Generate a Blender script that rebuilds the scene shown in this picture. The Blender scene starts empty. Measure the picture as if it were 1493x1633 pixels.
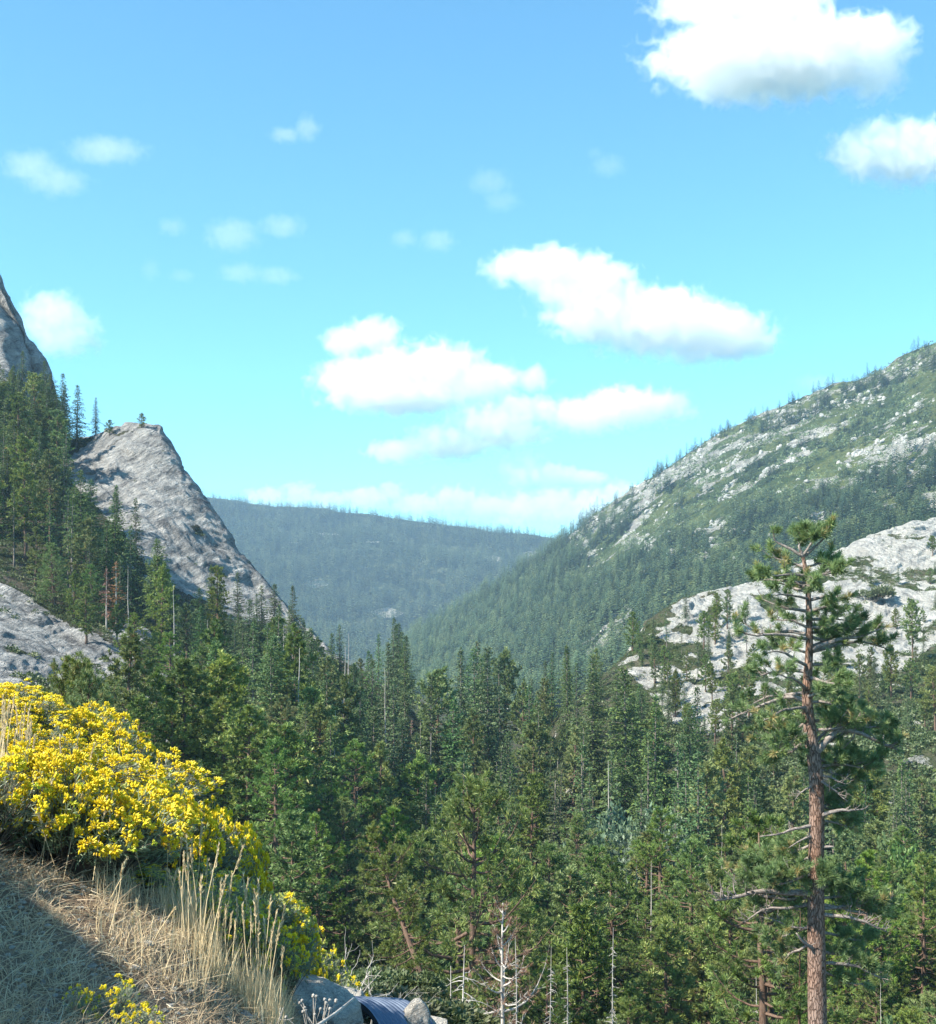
import bpy, math, random
import numpy as np
from mathutils import Vector
from mathutils.bvhtree import BVHTree

# ------------------------------------------------------------------ camera, sky, sun, exposure
S = bpy.context.scene
COL = S.collection
CX, HOR, F = 746.5, 1000.0, 2051.0          # centre column, eye level row, focal length (photo pixels)
cam_d = bpy.data.cameras.new("camera")
cam = bpy.data.objects.new("camera", cam_d)
COL.objects.link(cam)
cam.location = (0, 0, 0)
cam.rotation_euler = (math.radians(90), 0, 0)
cam_d.sensor_fit = 'VERTICAL'
cam_d.sensor_height = 24.0
cam_d.lens = 24.0 * F / 1633.0
cam_d.shift_y = (HOR - 816.5) / 1633.0
cam_d.clip_start = 0.1
cam_d.clip_end = 60000
S.camera = cam

SUN_EL, SUN_AZ = math.radians(42), math.radians(245)     # azimuth clockwise from the view direction (+Y)
sdir = Vector((math.sin(SUN_AZ) * math.cos(SUN_EL), math.cos(SUN_AZ) * math.cos(SUN_EL), math.sin(SUN_EL)))
W = bpy.data.worlds.new("World"); S.world = W; W.use_nodes = True
wn, wl = W.node_tree.nodes, W.node_tree.links
wn.clear()
sky = wn.new('ShaderNodeTexSky'); sky.sky_type = 'NISHITA'; sky.sun_disc = False
sky.sun_elevation = SUN_EL; sky.sun_rotation = SUN_AZ
sky.altitude = 1800; sky.air_density = 1.0; sky.dust_density = 0.3; sky.ozone_density = 1.0
bgn = wn.new('ShaderNodeBackground'); bgn.inputs['Strength'].default_value = 0.088
tint = wn.new('ShaderNodeMix'); tint.data_type = 'RGBA'; tint.blend_type = 'MULTIPLY'
tint.inputs['Factor'].default_value = 1.0
tint.inputs[7].default_value = (0.74, 1.38, 1.42, 1)
gam = wn.new('ShaderNodeGamma'); gam.inputs['Gamma'].default_value = 1.0
wo = wn.new('ShaderNodeOutputWorld')
wl.new(sky.outputs[0], tint.inputs[6]); wl.new(tint.outputs[2], gam.inputs[0])
wl.new(gam.outputs[0], bgn.inputs[0]); wl.new(bgn.outputs[0], wo.inputs[0])
sun_d = bpy.data.lights.new("sun", 'SUN'); sun_d.energy = 5.0; sun_d.angle = math.radians(0.53)
sun_d.color = (1.0, 0.93, 0.80)
sun = bpy.data.objects.new("sun", sun_d); COL.objects.link(sun)
sun.rotation_euler = sdir.to_track_quat('Z', 'Y').to_euler()
S.view_settings.view_transform = 'Standard'; S.view_settings.look = 'None'
S.view_settings.exposure = 1.3; S.view_settings.gamma = 1.0
S.view_settings.use_curve_mapping = False
S.render.engine = 'CYCLES'
c = S.cycles
c.max_bounces = 10; c.diffuse_bounces = 2; c.glossy_bounces = 1; c.transmission_bounces = 2
c.transparent_max_bounces = 8; c.volume_bounces = 8
c.volume_step_rate = 1.0; c.volume_max_steps = 128
c.use_adaptive_sampling = True; c.adaptive_threshold = 0.01
c.use_denoising = True; c.denoiser = 'OPENIMAGEDENOISE'
c.denoising_input_passes = 'RGB_ALBEDO_NORMAL'
c.sample_clamp_indirect = 4.0
S.render.film_transparent = False

# ------------------------------------------------------------------ helpers
rng = np.random.default_rng(7)

def at(px, py, d):
    """world point on the line of sight through a photo pixel at distance d ahead"""
    return np.array([(px - CX) / F * d, d, (HOR - py) / F * d])

def proj(P):
    P = np.asarray(P, float)
    return CX + P[..., 0] / P[..., 1] * F, HOR - P[..., 2] / P[..., 1] * F

def _h(ix, iy, iz, seed):
    n = (ix * 374761393 + iy * 668265263 + iz * 2147483647 + seed * 1274126177) & 0xFFFFFFFF
    n = ((n ^ (n >> 13)) * 1274126177) & 0xFFFFFFFF
    n = ((n ^ (n >> 16)) * 2246822519) & 0xFFFFFFFF
    return ((n ^ (n >> 15)) & 0xFFFFFF) / float(0xFFFFFF)

def vnoise(P, seed=0):
    P = np.asarray(P, float)
    i = np.floor(P).astype(np.int64); f = P - i
    u = f * f * f * (f * (f * 6 - 15) + 10)
    r = 0
    for dx in (0, 1):
        for dy in (0, 1):
            for dz in (0, 1):
                w = (u[..., 0] if dx else 1 - u[..., 0]) * (u[..., 1] if dy else 1 - u[..., 1]) * (u[..., 2] if dz else 1 - u[..., 2])
                r = r + w * _h(i[..., 0] + dx, i[..., 1] + dy, i[..., 2] + dz, seed)
    return r * 2 - 1

def fbm(P, octv=5, seed=0, gain=0.5, lac=2.03):
    P = np.asarray(P, float); a, s, t = 1.0, 0.0, 0.0
    for k in range(octv):
        s = s + a * vnoise(P * lac ** k + 17.3 * k, seed + k); t += a; a *= gain
    return s / t

def ridged(P, octv=5, seed=0, gain=0.55):
    P = np.asarray(P, float); a, s, t = 1.0, 0.0, 0.0
    for k in range(octv):
        s = s + a * (1 - np.abs(vnoise(P * 2.1 ** k + 9.1 * k, seed + k)) * 2); t += a; a *= gain
    return s / t

def sstep(a, b, x):
    t = np.clip((x - a) / (b - a), 0, 1)
    return t * t * (3 - 2 * t)

def tag(o, label=None, cat=None, group=None, kind=None):
    if label: o["label"] = label
    if cat: o["category"] = cat
    if group: o["group"] = group
    if kind: o["kind"] = kind
    return o

def mesh_of(name, V, T, attrs=None, smooth=False, mats=()):
    """V (n,3); T (m,3) or (m,4) int; attrs: name -> (n,) floats"""
    V = np.ascontiguousarray(V, np.float32); T = np.ascontiguousarray(T, np.int32)
    me = bpy.data.meshes.new(name)
    k = T.shape[1]
    me.vertices.add(len(V)); me.vertices.foreach_set("co", V.ravel())
    me.loops.add(T.size); me.loops.foreach_set("vertex_index", T.ravel())
    me.polygons.add(len(T)); me.polygons.foreach_set("loop_start", np.arange(0, T.size, k, dtype=np.int32))
    me.polygons.foreach_set("use_smooth", np.full(len(T), smooth, bool))
    for a, v in (attrs or {}).items():
        at_ = me.attributes.new(a, 'FLOAT', 'POINT')
        at_.data.foreach_set("value", np.ascontiguousarray(v, np.float32))
    for m in mats: me.materials.append(m)
    me.update(calc_edges=True)
    return me

def build(name, V, T, mat, parent=None, attrs=None, smooth=False, loc=None):
    me = mesh_of(name, V, T, attrs, smooth, [mat] if mat else [])
    o = bpy.data.objects.new(name, me); COL.objects.link(o)
    if parent: o.parent = parent
    if loc is not None: o.location = loc
    return o

def empty(name, loc=(0, 0, 0), rz=0.0):
    o = bpy.data.objects.new(name, None); COL.objects.link(o)
    o.empty_display_size = 0.5
    o.location = loc; o.rotation_euler = (0, 0, rz)
    return o

class MB:
    """collects triangle soup with one float attribute 'v'"""
    def __init__(s): s.V, s.T, s.A, s.n = [], [], [], 0
    def add(s, V, T, a=0.5):
        V = np.asarray(V, float).reshape(-1, 3); T = np.asarray(T, int).reshape(-1, 3)
        if len(V) == 0: return
        s.V.append(V); s.T.append(T + s.n); s.A.append(np.broadcast_to(np.asarray(a, float), (len(V),)).copy()); s.n += len(V)
    def arrays(s):
        return np.concatenate(s.V), np.concatenate(s.T), np.concatenate(s.A)
    def build(s, name, mat, parent=None, smooth=False, loc=None):
        V, T, A = s.arrays()
        return build(name, V, T, mat, parent, {'v': A}, smooth, loc)

def tube(mb, path, rad, sides=6, a=0.5, cap=True):
    P = np.asarray(path, float); n = len(P); rad = np.broadcast_to(np.asarray(rad, float), (n,))
    tg = np.gradient(P, axis=0); tg /= np.linalg.norm(tg, axis=1, keepdims=True) + 1e-9
    ref = np.array([0, 0, 1.0]) if abs(tg[0][2]) < 0.8 else np.array([0, 1.0, 0])
    u = np.cross(tg, ref); u /= np.linalg.norm(u, axis=1, keepdims=True) + 1e-9
    w = np.cross(tg, u)
    th = np.arange(sides) / sides * 2 * np.pi
    V = P[:, None] + rad[:, None, None] * (u[:, None] * np.cos(th)[None, :, None] + w[:, None] * np.sin(th)[None, :, None])
    V = V.reshape(-1, 3)
    i = np.arange(n - 1)[:, None] * sides; j = np.arange(sides)[None]; j2 = (j + 1) % sides
    q = np.stack([i + j, i + j2, i + sides + j2, i + sides + j], -1).reshape(-1, 4)
    T = np.concatenate([q[:, [0, 1, 2]], q[:, [0, 2, 3]]])
    if cap:
        V = np.concatenate([V, P[:1], P[-1:]]); b, e = n * sides, n * sides + 1
        j = np.arange(sides); j2 = (j + 1) % sides
        T = np.concatenate([T, np.stack([np.full(sides, b), j2, j], -1), np.stack([np.full(sides, e), (n - 1) * sides + j, (n - 1) * sides + j2], -1)])
    mb.add(V, T, a)

def unit(v): return v / (np.linalg.norm(v, axis=-1, keepdims=True) + 1e-9)

def blades(mb, C, D, L, wd, K, spread, r, a=None, droop=0.0, flat=None):
    """K narrow triangles from each centre C round direction D"""
    n = len(C)
    C = np.repeat(np.asarray(C, float), K, 0); D = np.repeat(unit(np.asarray(D, float)), K, 0)
    D = unit(D + spread * r.normal(size=D.shape)); D[:, 2] -= droop; D = unit(D)
    side = unit(np.cross(D, r.normal(size=D.shape) if flat is None else np.array([0, 0, 1.0]) + flat * r.normal(size=D.shape)))
    L = np.broadcast_to(L, (n,)).repeat(K) * r.uniform(0.7, 1.2, n * K)
    w = np.broadcast_to(wd, (n,)).repeat(K)
    tip = C + D * L[:, None]
    mid = C + D * (L * 0.4)[:, None]
    # kite: base, left, tip, right as two triangles
    V = np.stack([C, mid + side * w[:, None] * 0.5, tip, mid - side * w[:, None] * 0.5], 1).reshape(-1, 3)
    i = np.arange(n * K)[:, None] * 4
    T = np.concatenate([i + [[0, 1, 2]], i + [[0, 2, 3]]])
    aa = (np.broadcast_to(0.5 if a is None else a, (n,)).repeat(K) + r.normal(size=n * K) * 0.08).repeat(4)
    mb.add(V, T, aa)

def ico(sub=2):
    import bmesh
    bm = bmesh.new(); bmesh.ops.create_icosphere(bm, subdivisions=sub, radius=1)
    V = np.array([v.co[:] for v in bm.verts]); T = np.array([[v.index for v in f.verts] for f in bm.faces]); bm.free()
    return V, T

# ---- node material helper
def mat_new(name):
    m = bpy.data.materials.new(name); m.use_nodes = True
    nt = m.node_tree; nt.nodes.clear()
    out = nt.nodes.new('ShaderNodeOutputMaterial')
    return m, nt, nt.nodes, nt.links, out

def ramp(nt, stops, src=None, interp='LINEAR'):
    n = nt.nodes.new('ShaderNodeValToRGB'); n.color_ramp.interpolation = interp
    e = n.color_ramp.elements
    while len(e) < len(stops): e.new(0.5)
    for k, (p, col) in enumerate(stops):
        e[k].position = p; e[k].color = (*col, 1) if len(col) == 3 else col
    if src is not None: nt.links.new(src, n.inputs[0])
    return n.outputs[0]

def noise(nt, scale, detail=6, rough=0.6, vec=None, dist=0.0, col=False):
    n = nt.nodes.new('ShaderNodeTexNoise'); n.inputs['Scale'].default_value = scale
    n.inputs['Detail'].default_value = detail; n.inputs['Roughness'].default_value = rough
    n.inputs['Distortion'].default_value = dist
    if vec is not None: nt.links.new(vec, n.inputs['Vector'])
    return n.outputs[1 if col else 0]

def coords(nt, scale=(1, 1, 1), rot=(0, 0, 0)):
    t = nt.nodes.new('ShaderNodeTexCoord'); m = nt.nodes.new('ShaderNodeMapping')
    m.inputs['Scale'].default_value = scale; m.inputs['Rotation'].default_value = rot
    nt.links.new(t.outputs['Object'], m.inputs[0]); return m.outputs[0]

def attr(nt, name):
    n = nt.nodes.new('ShaderNodeAttribute'); n.attribute_name = name; return n.outputs['Fac']

def mixc(nt, fac, a, b, mode='MIX'):
    n = nt.nodes.new('ShaderNodeMix'); n.data_type = 'RGBA'; n.blend_type = mode
    for s, v in ((n.inputs['Factor'], fac), (n.inputs[6], a), (n.inputs[7], b)):
        if hasattr(v, 'is_linked') or hasattr(v, 'links'): nt.links.new(v, s)
        else: s.default_value = v if not isinstance(v, tuple) else (*v, 1)
    return n.outputs[2]

def math_(nt, op, a, b=None, clamp=False):
    n = nt.nodes.new('ShaderNodeMath'); n.operation = op; n.use_clamp = clamp
    for s, v in ((n.inputs[0], a), (n.inputs[1], b)):
        if v is None: continue
        if hasattr(v, 'links'): nt.links.new(v, s)
        else: s.default_value = v
    return n.outputs[0]

def principled(nt, out, col, rough=0.8, bump=None, bstr=0.3, bdist=0.1, spec=0.3, metal=0.0):
    p = nt.nodes.new('ShaderNodeBsdfPrincipled')
    if hasattr(col, 'links'): nt.links.new(col, p.inputs['Base Color'])
    else: p.inputs['Base Color'].default_value = (*col, 1)
    if hasattr(rough, 'links'): nt.links.new(rough, p.inputs['Roughness'])
    else: p.inputs['Roughness'].default_value = rough
    p.inputs['Specular IOR Level'].default_value = spec; p.inputs['Metallic'].default_value = metal
    if bump is not None:
        b = nt.nodes.new('ShaderNodeBump'); b.inputs['Strength'].default_value = bstr; b.inputs['Distance'].default_value = bdist
        nt.links.new(bump, b.inputs['Height']); nt.links.new(b.outputs[0], p.inputs['Normal'])
    nt.links.new(p.outputs[0], out.inputs[0]); return p

def leaf_mat(name, stops, objvar=0.12, trans=0.25, rough=0.55, satvar=0.1, huev=1.0):
    """stops: colours along the leaf attribute v; each object shifts a little by Object Info random"""
    m, nt, N, L, out = mat_new(name)
    base = ramp(nt, stops, attr(nt, 'v'))
    oi = N.new('ShaderNodeObjectInfo')
    hs = N.new('ShaderNodeHueSaturation')
    L.new(base, hs.inputs['Color'])
    mr = N.new('ShaderNodeMapRange'); mr.inputs['To Min'].default_value = 1 - objvar * 2; mr.inputs['To Max'].default_value = 1 + objvar * 2
    L.new(oi.outputs['Random'], mr.inputs[0]); L.new(mr.outputs[0], hs.inputs['Value'])
    r2 = math_(nt, 'FRACT', math_(nt, 'MULTIPLY', oi.outputs['Random'], 17.31))
    mr2 = N.new('ShaderNodeMapRange'); mr2.inputs['To Min'].default_value = 0.5 - 0.03 * huev; mr2.inputs['To Max'].default_value = 0.5 + 0.025 * huev
    L.new(r2, mr2.inputs[0]); L.new(mr2.outputs[0], hs.inputs['Hue'])
    r3 = math_(nt, 'FRACT', math_(nt, 'MULTIPLY', oi.outputs['Random'], 71.7))
    mr3 = N.new('ShaderNodeMapRange'); mr3.inputs['To Min'].default_value = 1 - satvar * 2; mr3.inputs['To Max'].default_value = 1 + satvar
    L.new(r3, mr3.inputs[0]); L.new(mr3.outputs[0], hs.inputs['Saturation'])
    d = N.new('ShaderNodeBsdfDiffuse'); L.new(hs.outputs[0], d.inputs[0])
    g = N.new('ShaderNodeBsdfGlossy'); g.inputs['Roughness'].default_value = rough; g.inputs['Color'].default_value = (1, 1, 1, 1)
    t = N.new('ShaderNodeBsdfTranslucent'); L.new(hs.outputs[0], t.inputs[0])
    m1 = N.new('ShaderNodeMixShader'); m1.inputs[0].default_value = trans; L.new(d.outputs[0], m1.inputs[1]); L.new(t.outputs[0], m1.inputs[2])
    m2 = N.new('ShaderNodeMixShader'); m2.inputs[0].default_value = 0.03; L.new(m1.outputs[0], m2.inputs[1]); L.new(g.outputs[0], m2.inputs[2])
    L.new(m2.outputs[0], out.inputs[0]); return m

# ------------------------------------------------------------------ land: lofted surfaces
def loft(rows, cols, nr, ridge_noise=None):
    """rows: list of lists (px, py, d); resample on cols; interpolate between rows with Catmull-Rom -> (nr, nc, 3)"""
    cols = np.asarray(cols, float)
    R = []
    for r in rows:
        r = np.array(sorted(r), float)
        py = np.interp(cols, r[:, 0], r[:, 1]); d = np.interp(cols, r[:, 0], r[:, 2])
        R.append(np.stack([(cols - CX) / F * d, d, (HOR - py) / F * d], -1))
    R = np.array(R); n = len(R)
    t = np.linspace(0, n - 1, nr); i = np.clip(np.floor(t).astype(int), 0, n - 2); f = (t - i)[:, None, None]
    p0, p1, p2, p3 = R[np.maximum(i - 1, 0)], R[i], R[i + 1], R[np.minimum(i + 2, n - 1)]
    k = 0.35
    m1, m2 = k * (p2 - p0), k * (p3 - p1)
    return (2 * f**3 - 3 * f**2 + 1) * p1 + (f**3 - 2 * f**2 + f) * m1 + (-2 * f**3 + 3 * f**2) * p2 + (f**3 - f**2) * m2

def grid_faces(nr, nc):
    i = np.arange(nr - 1)[:, None] * nc; j = np.arange(nc - 1)[None]
    return np.stack([i + j, i + nc + j, i + nc + j + 1, i + j + 1], -1).reshape(-1, 4)

def grid_normals(G):
    a = np.gradient(G, axis=0); b = np.gradient(G, axis=1)
    n = unit(np.cross(a, b))
    n[n[..., 2] < 0] *= -1
    return n

def inpoly(px, py, poly):
    poly = np.asarray(poly, float); x0, y0 = poly[:, 0], poly[:, 1]; x1, y1 = np.roll(x0, -1), np.roll(y0, -1)
    ins = np.zeros(px.shape, bool)
    for a, b, c_, d in zip(x0, y0, x1, y1):
        m = ((b > py) != (d > py)) & (px < (c_ - a) * (py - b) / (d - b + 1e-12) + a)
        ins ^= m
    return ins

BVH = {}
def land(name, G, mat, attrs, kind='structure', smooth=True, label=None, cat=None, normals_up=True):
    nr, nc = G.shape[:2]
    o = build(name, G.reshape(-1, 3), grid_faces(nr, nc)[:, ::-1], mat, attrs={k: v.ravel() for k, v in attrs.items()}, smooth=smooth)
    tag(o, label, cat, kind=kind)
    q = grid_faces(nr, nc)
    BVH[name] = BVHTree.FromPolygons([Vector(v) for v in G.reshape(-1, 3)], q.tolist())
    return o

def ground_z(x, y, names=None):
    best = None
    for k in (names or BVH):
        h = BVH[k].ray_cast(Vector((x, y, 3000)), Vector((0, 0, -1)))
        if h[0] is not None and (best is None or h[0].z > best): best = h[0].z
    return best

def sight(px, py, names=None):
    """first land hit along the line of sight through a photo pixel"""
    d = Vector(((px - CX) / F, 1, (HOR - py) / F)).normalized(); best = None
    for k in (names or BVH):
        h = BVH[k].ray_cast(Vector((0, 0, 0)), d)
        if h[0] is not None and (best is None or h[3] < best[1]): best = (h[0], h[3], k)
    return best[0] if best else None

def slabs(G, amp, lng, thick, ang, seed, mask=1.0):
    """overlapping ledges stretched along a bedding line tilted by ang in the x-z plane"""
    Nn = grid_normals(G); c_, s_ = math.cos(ang), math.sin(ang)
    w = G + 4 * np.stack([vnoise(G / 18, seed + 5), vnoise(G / 18, seed + 6), vnoise(G / 18, seed + 7)], -1)
    u = w[..., 0] * c_ + w[..., 2] * s_; v = -w[..., 0] * s_ + w[..., 2] * c_
    q = np.stack([u / lng, w[..., 1] / lng * 1.6, v / thick], -1)
    d = 0.0
    for k, a in enumerate((1.0, 0.5, 0.28)):
        f = vnoise(q * 2.1 ** k, seed + 11 * k); d = d + a * np.tanh(f * 5) * 0.5 + a * 0.25 * (1 - np.abs(f))
    return G + Nn * (d * amp * mask)[..., None]

# ---- rock / earth materials
def granite_mat(name, bright, dark, soil_a, soil_b, green, tex=1.0, dip=30, contrast=0.5, lines=0.6, rtex=None, hfw=0.55):
    m, nt, N, L, out = mat_new(name)
    co = coords(nt, (tex, tex, tex))
    ro = coords(nt, (1, 1, 1), (0, math.radians(dip), 0))
    mp = nt.nodes.new('ShaderNodeMapping'); mp.inputs['Scale'].default_value = (0.22 * tex, 0.3 * tex, 1.0 * tex); nt.links.new(ro, mp.inputs[0]); st = mp.outputs[0]
    n1 = noise(nt, 0.5, 9, 0.75, co); n2 = noise(nt, 1.4, 7, 0.7, st, 0.5)
    rock = ramp(nt, [(0.38, dark), (0.38 + 0.2 * contrast, tuple(0.5 * (a + b) for a, b in zip(bright, dark))), (0.58, bright)], mixc(nt, 0.55, n1, n2))
    # joints
    vo = N.new('ShaderNodeTexVoronoi'); vo.feature = 'DISTANCE_TO_EDGE'; vo.inputs['Scale'].default_value = 0.22
    wv = mixc(nt, 0.35, st, noise(nt, 0.5, 4, 0.6, co, 0, True), 'ADD')
    L.new(wv, vo.inputs['Vector'])
    crack = ramp(nt, [(0.0, (0.35, 0.35, 0.37)), (0.035, (1, 1, 1))], vo.outputs['Distance'])
    rock = mixc(nt, hfw * 0.9, rock, crack, 'MULTIPLY')
    ln = noise(nt, 5.0, 5, 0.65, st, 0.8)      # thin bedding joints along the dip
    lc = ramp(nt, [(0.465, (1, 1, 1)), (0.5, (0.22, 0.22, 0.24)), (0.535, (1, 1, 1))], ln)
    rock = mixc(nt, math_(nt, 'MULTIPLY', lines, ramp(nt, [(0.42, (0, 0, 0)), (0.55, (1, 1, 1))], noise(nt, 0.9, 3, 0.5, co))), rock, lc, 'MULTIPLY')
    hf = noise(nt, 9.0, 4, 0.7, co); rock = mixc(nt, hfw, rock, ramp(nt, [(0.36, (0.5, 0.5, 0.5)), (0.56, (1.08, 1.08, 1.08))], hf), 'MULTIPLY')
    n3 = noise(nt, 0.35, 7, 0.7, co)
    soil = ramp(nt, [(0.35, soil_a), (0.6, soil_b)], n3)
    n4 = noise(nt, 0.8, 6, 0.7, co)
    g = ramp(nt, [(0.4, tuple(x * 0.6 for x in green)), (0.65, green)], n4)
    soil = mixc(nt, ramp(nt, [(0.45, (0, 0, 0)), (0.55, (1, 1, 1))], noise(nt, 0.22, 6, 0.7, co)), soil, g)
    # break up the edge of the rock with fine noise
    rf = math_(nt, 'ADD', attr(nt, 'rock'), math_(nt, 'MULTIPLY', math_(nt, 'SUBTRACT', noise(nt, 0.5 * ((rtex or tex) / tex), 8, 0.75, co), 0.5), 0.9 if rtex is None else 2.2))
    rfac = ramp(nt, [(0.47, (0, 0, 0)), (0.53, (1, 1, 1))], rf)
    col = mixc(nt, rfac, soil, rock)
    b = math_(nt, 'ADD', noise(nt, 1.5, 10, 0.7, co), math_(nt, 'MULTIPLY', n2, 1.5))
    b = math_(nt, 'ADD', b, math_(nt, 'MULTIPLY', ln, 0.8))
    principled(nt, out, col, 0.9, b, 1.0, 1.2 / tex, 0.1)
    return m
# ------------------------------------------------------------------ the land
M_dome = granite_mat("granite_grey", (0.70, 0.69, 0.66), (0.14, 0.145, 0.155), (0.16, 0.14, 0.11), (0.10, 0.10, 0.07), (0.06, 0.08, 0.03), 0.3, dip=38)
M_outcrop = granite_mat("granite_pale", (0.84, 0.82, 0.75), (0.36, 0.36, 0.35), (0.2, 0.18, 0.13), (0.10, 0.12, 0.06), (0.08, 0.11, 0.035), 0.4, dip=-28, contrast=0.3, lines=0.45, hfw=0.45)
M_mtn = granite_mat("mountain_slope", (0.78, 0.75, 0.66), (0.34, 0.32, 0.29), (0.21, 0.235, 0.065), (0.14, 0.175, 0.05), (0.085, 0.13, 0.035), 0.07, dip=-30, rtex=0.3, hfw=0.35, lines=0.4)
M_far = granite_mat("far_slope", (0.6, 0.58, 0.52), (0.36, 0.34, 0.3), (0.15, 0.16, 0.09), (0.1, 0.13, 0.07), (0.07, 0.1, 0.05), 0.02)

# valley floor: one sheet out to the horizon
xs = np.concatenate([np.linspace(-9000, -700, 30), np.linspace(-680, 900, 200), np.linspace(950, 9000, 30)])
ys = np.concatenate([np.linspace(-3000, 20, 12), np.linspace(24, 700, 180), np.geomspace(720, 5100, 40)])
X, Y = np.meshgrid(xs, ys)
Pn = np.stack([X, Y, 0 * X], -1)
Z = -41 - 22 * sstep(340, 800, Y) + 2.0 * fbm(Pn / 40, 4, 3) + 0.5 * fbm(Pn / 7, 3, 5)
Z += -4 * sstep(60, 30, Y)
G = np.stack([X, Y, Z], -1)[::-1]
M_floor = granite_mat("forest_floor", (0.4, 0.38, 0.34), (0.2, 0.19, 0.17), (0.15, 0.12, 0.08), (0.09, 0.085, 0.05), (0.07, 0.10, 0.035), 0.5)
land("ground", G, M_floor, {'rock': 0.15 + 0 * Z})

def noisy(G, amp, scale, seed, strat=None, mask=None, ridge_keep=1.0):
    Nn = grid_normals(G)
    d = amp * fbm(G / scale, 4, seed, 0.45)
    if strat is not None:
        sa, ss, ang = strat      # stepped ledges: sawtooth along a tilted axis
        ax = np.array([math.sin(ang) * 0.8, 0.25, math.cos(ang)])
        h = (G @ ax) / ss + 1.3 * fbm(G / (ss * 5), 4, seed + 9) + 0.4 * fbm(G / ss, 3, seed + 4)
        saw = h - np.floor(h); d = d + sa * (sstep(0.0, 0.75, saw) - sstep(0.8, 1.0, saw)) * (0.6 + 0.6 * vnoise(G / (ss * 3), seed + 2))
    if mask is not None: d = d * mask
    return G + Nn * d[..., None]

# left granite hill
cols = np.concatenate([np.linspace(-420, -20, 30), np.linspace(-10, 640, 420), np.linspace(650, 860, 50)])
dome = [(-420, 560, 430), (0, 640, 420), (60, 680, 405), (100, 700, 400), (150, 700, 392), (180, 688, 386), (205, 680, 383), (232, 678, 380), (255, 686, 378), (264, 702, 376), (282, 728, 374),
        (290, 742, 372), (296, 752, 372), (318, 780, 369), (335, 806, 367), (352, 832, 364), (368, 856, 362), (384, 878, 360), (400, 898, 358), (418, 920, 355), (440, 947, 352),
        (480, 990, 346), (530, 1045, 338), (640, 1120, 325), (860, 1320, 325)]
rows = [
    [(p, y + 160, d + 110) for p, y, d in dome],
    [(p, y + 22, d + 22) for p, y, d in dome],
    dome,
    [(-420, 700, 370), (0, 770, 352), (100, 790, 348), (225, 768, 356), (262, 775, 357), (300, 820, 352), (352, 880, 350), (400, 935, 345), (450, 985, 338), (530, 1065, 328), (640, 1140, 315), (860, 1330, 315)],
    [(-420, 800, 320), (0, 880, 300), (100, 925, 292), (225, 945, 302), (300, 985, 308), (352, 1005, 310), (400, 1035, 306), (530, 1150, 290), (640, 1190, 290), (860, 1350, 290)],
    [(-420, 900, 240), (0, 985, 235), (100, 1035, 232), (225, 1075, 230), (330, 1115, 230), (400, 1155, 225), (530, 1225, 230), (640, 1290, 240), (860, 1420, 240)],
    [(-420, 1000, 190), (0, 1085, 185), (225, 1150, 185), (330, 1185, 182), (400, 1225, 185), (530, 1290, 195), (640, 1370, 200), (860, 1480, 200)],
    [(-420, 1100, 140), (0, 1190, 140), (225, 1235, 145), (400, 1310, 150), (530, 1390, 155), (640, 1500, 160), (860, 1620, 160)],
    [(-420, 1300, 90), (0, 1400, 90), (225, 1455, 95), (400, 1520, 105), (530, 1650, 110), (640, 1900, 110), (860, 2000, 110)],
    [(-420, 2300, 60), (0, 2300, 60), (640, 2800, 60), (860, 2900, 60)],
]
G = loft(rows, cols, 620)
px, py = proj(G)
slab = [(-500, 900), (0, 932), (60, 965), (130, 1005), (200, 1040), (232, 1056), (215, 1085), (150, 1085), (60, 1110), (-500, 1100)]
strip = [(320, 1102), (350, 1110), (405, 1150), (402, 1168), (360, 1150), (325, 1125)]
domep = [(95, 745), (135, 715), (160, 692), (205, 670), (300, 660), (480, 940), (560, 1050), (500, 1060), (430, 1010), (380, 1000), (330, 960), (280, 940), (230, 900), (200, 850), (150, 800), (110, 770)]
dpt = G[..., 1]
front = (np.arange(G.shape[0]) > G.shape[0] * 2 / 9 - 4)[:, None] & np.ones(G.shape[1], bool)[None]
rock = np.where(inpoly(px, py, slab), 0.85, 0.18) * 1.0
rock = np.where(inpoly(px, py, strip), 0.8, rock)
rock = np.where(inpoly(px, py, domep) | ~front, 0.95, rock)
patch = fbm(G / 14, 4, 77)
rock = rock + np.where(rock < 0.5, 0.7 * sstep(0.12, 0.35, patch) * sstep(90, 260, px), 0)
rock -= 0.45 * sstep(0.25, 0.5, fbm(G / 9, 4, 33))
G2 = noisy(G, 1.2, 40, 11)
G2 = slabs(G2, 0.85, 20, 2.4, math.radians(-34), 13, 0.25 + 0.75 * np.clip(rock, 0, 1))
G2 = noisy(G2, 0.35, 2.5, 12)
land("granite_hill", G2, M_dome, {'rock': rock})
HILL = (G2, rock)

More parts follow.
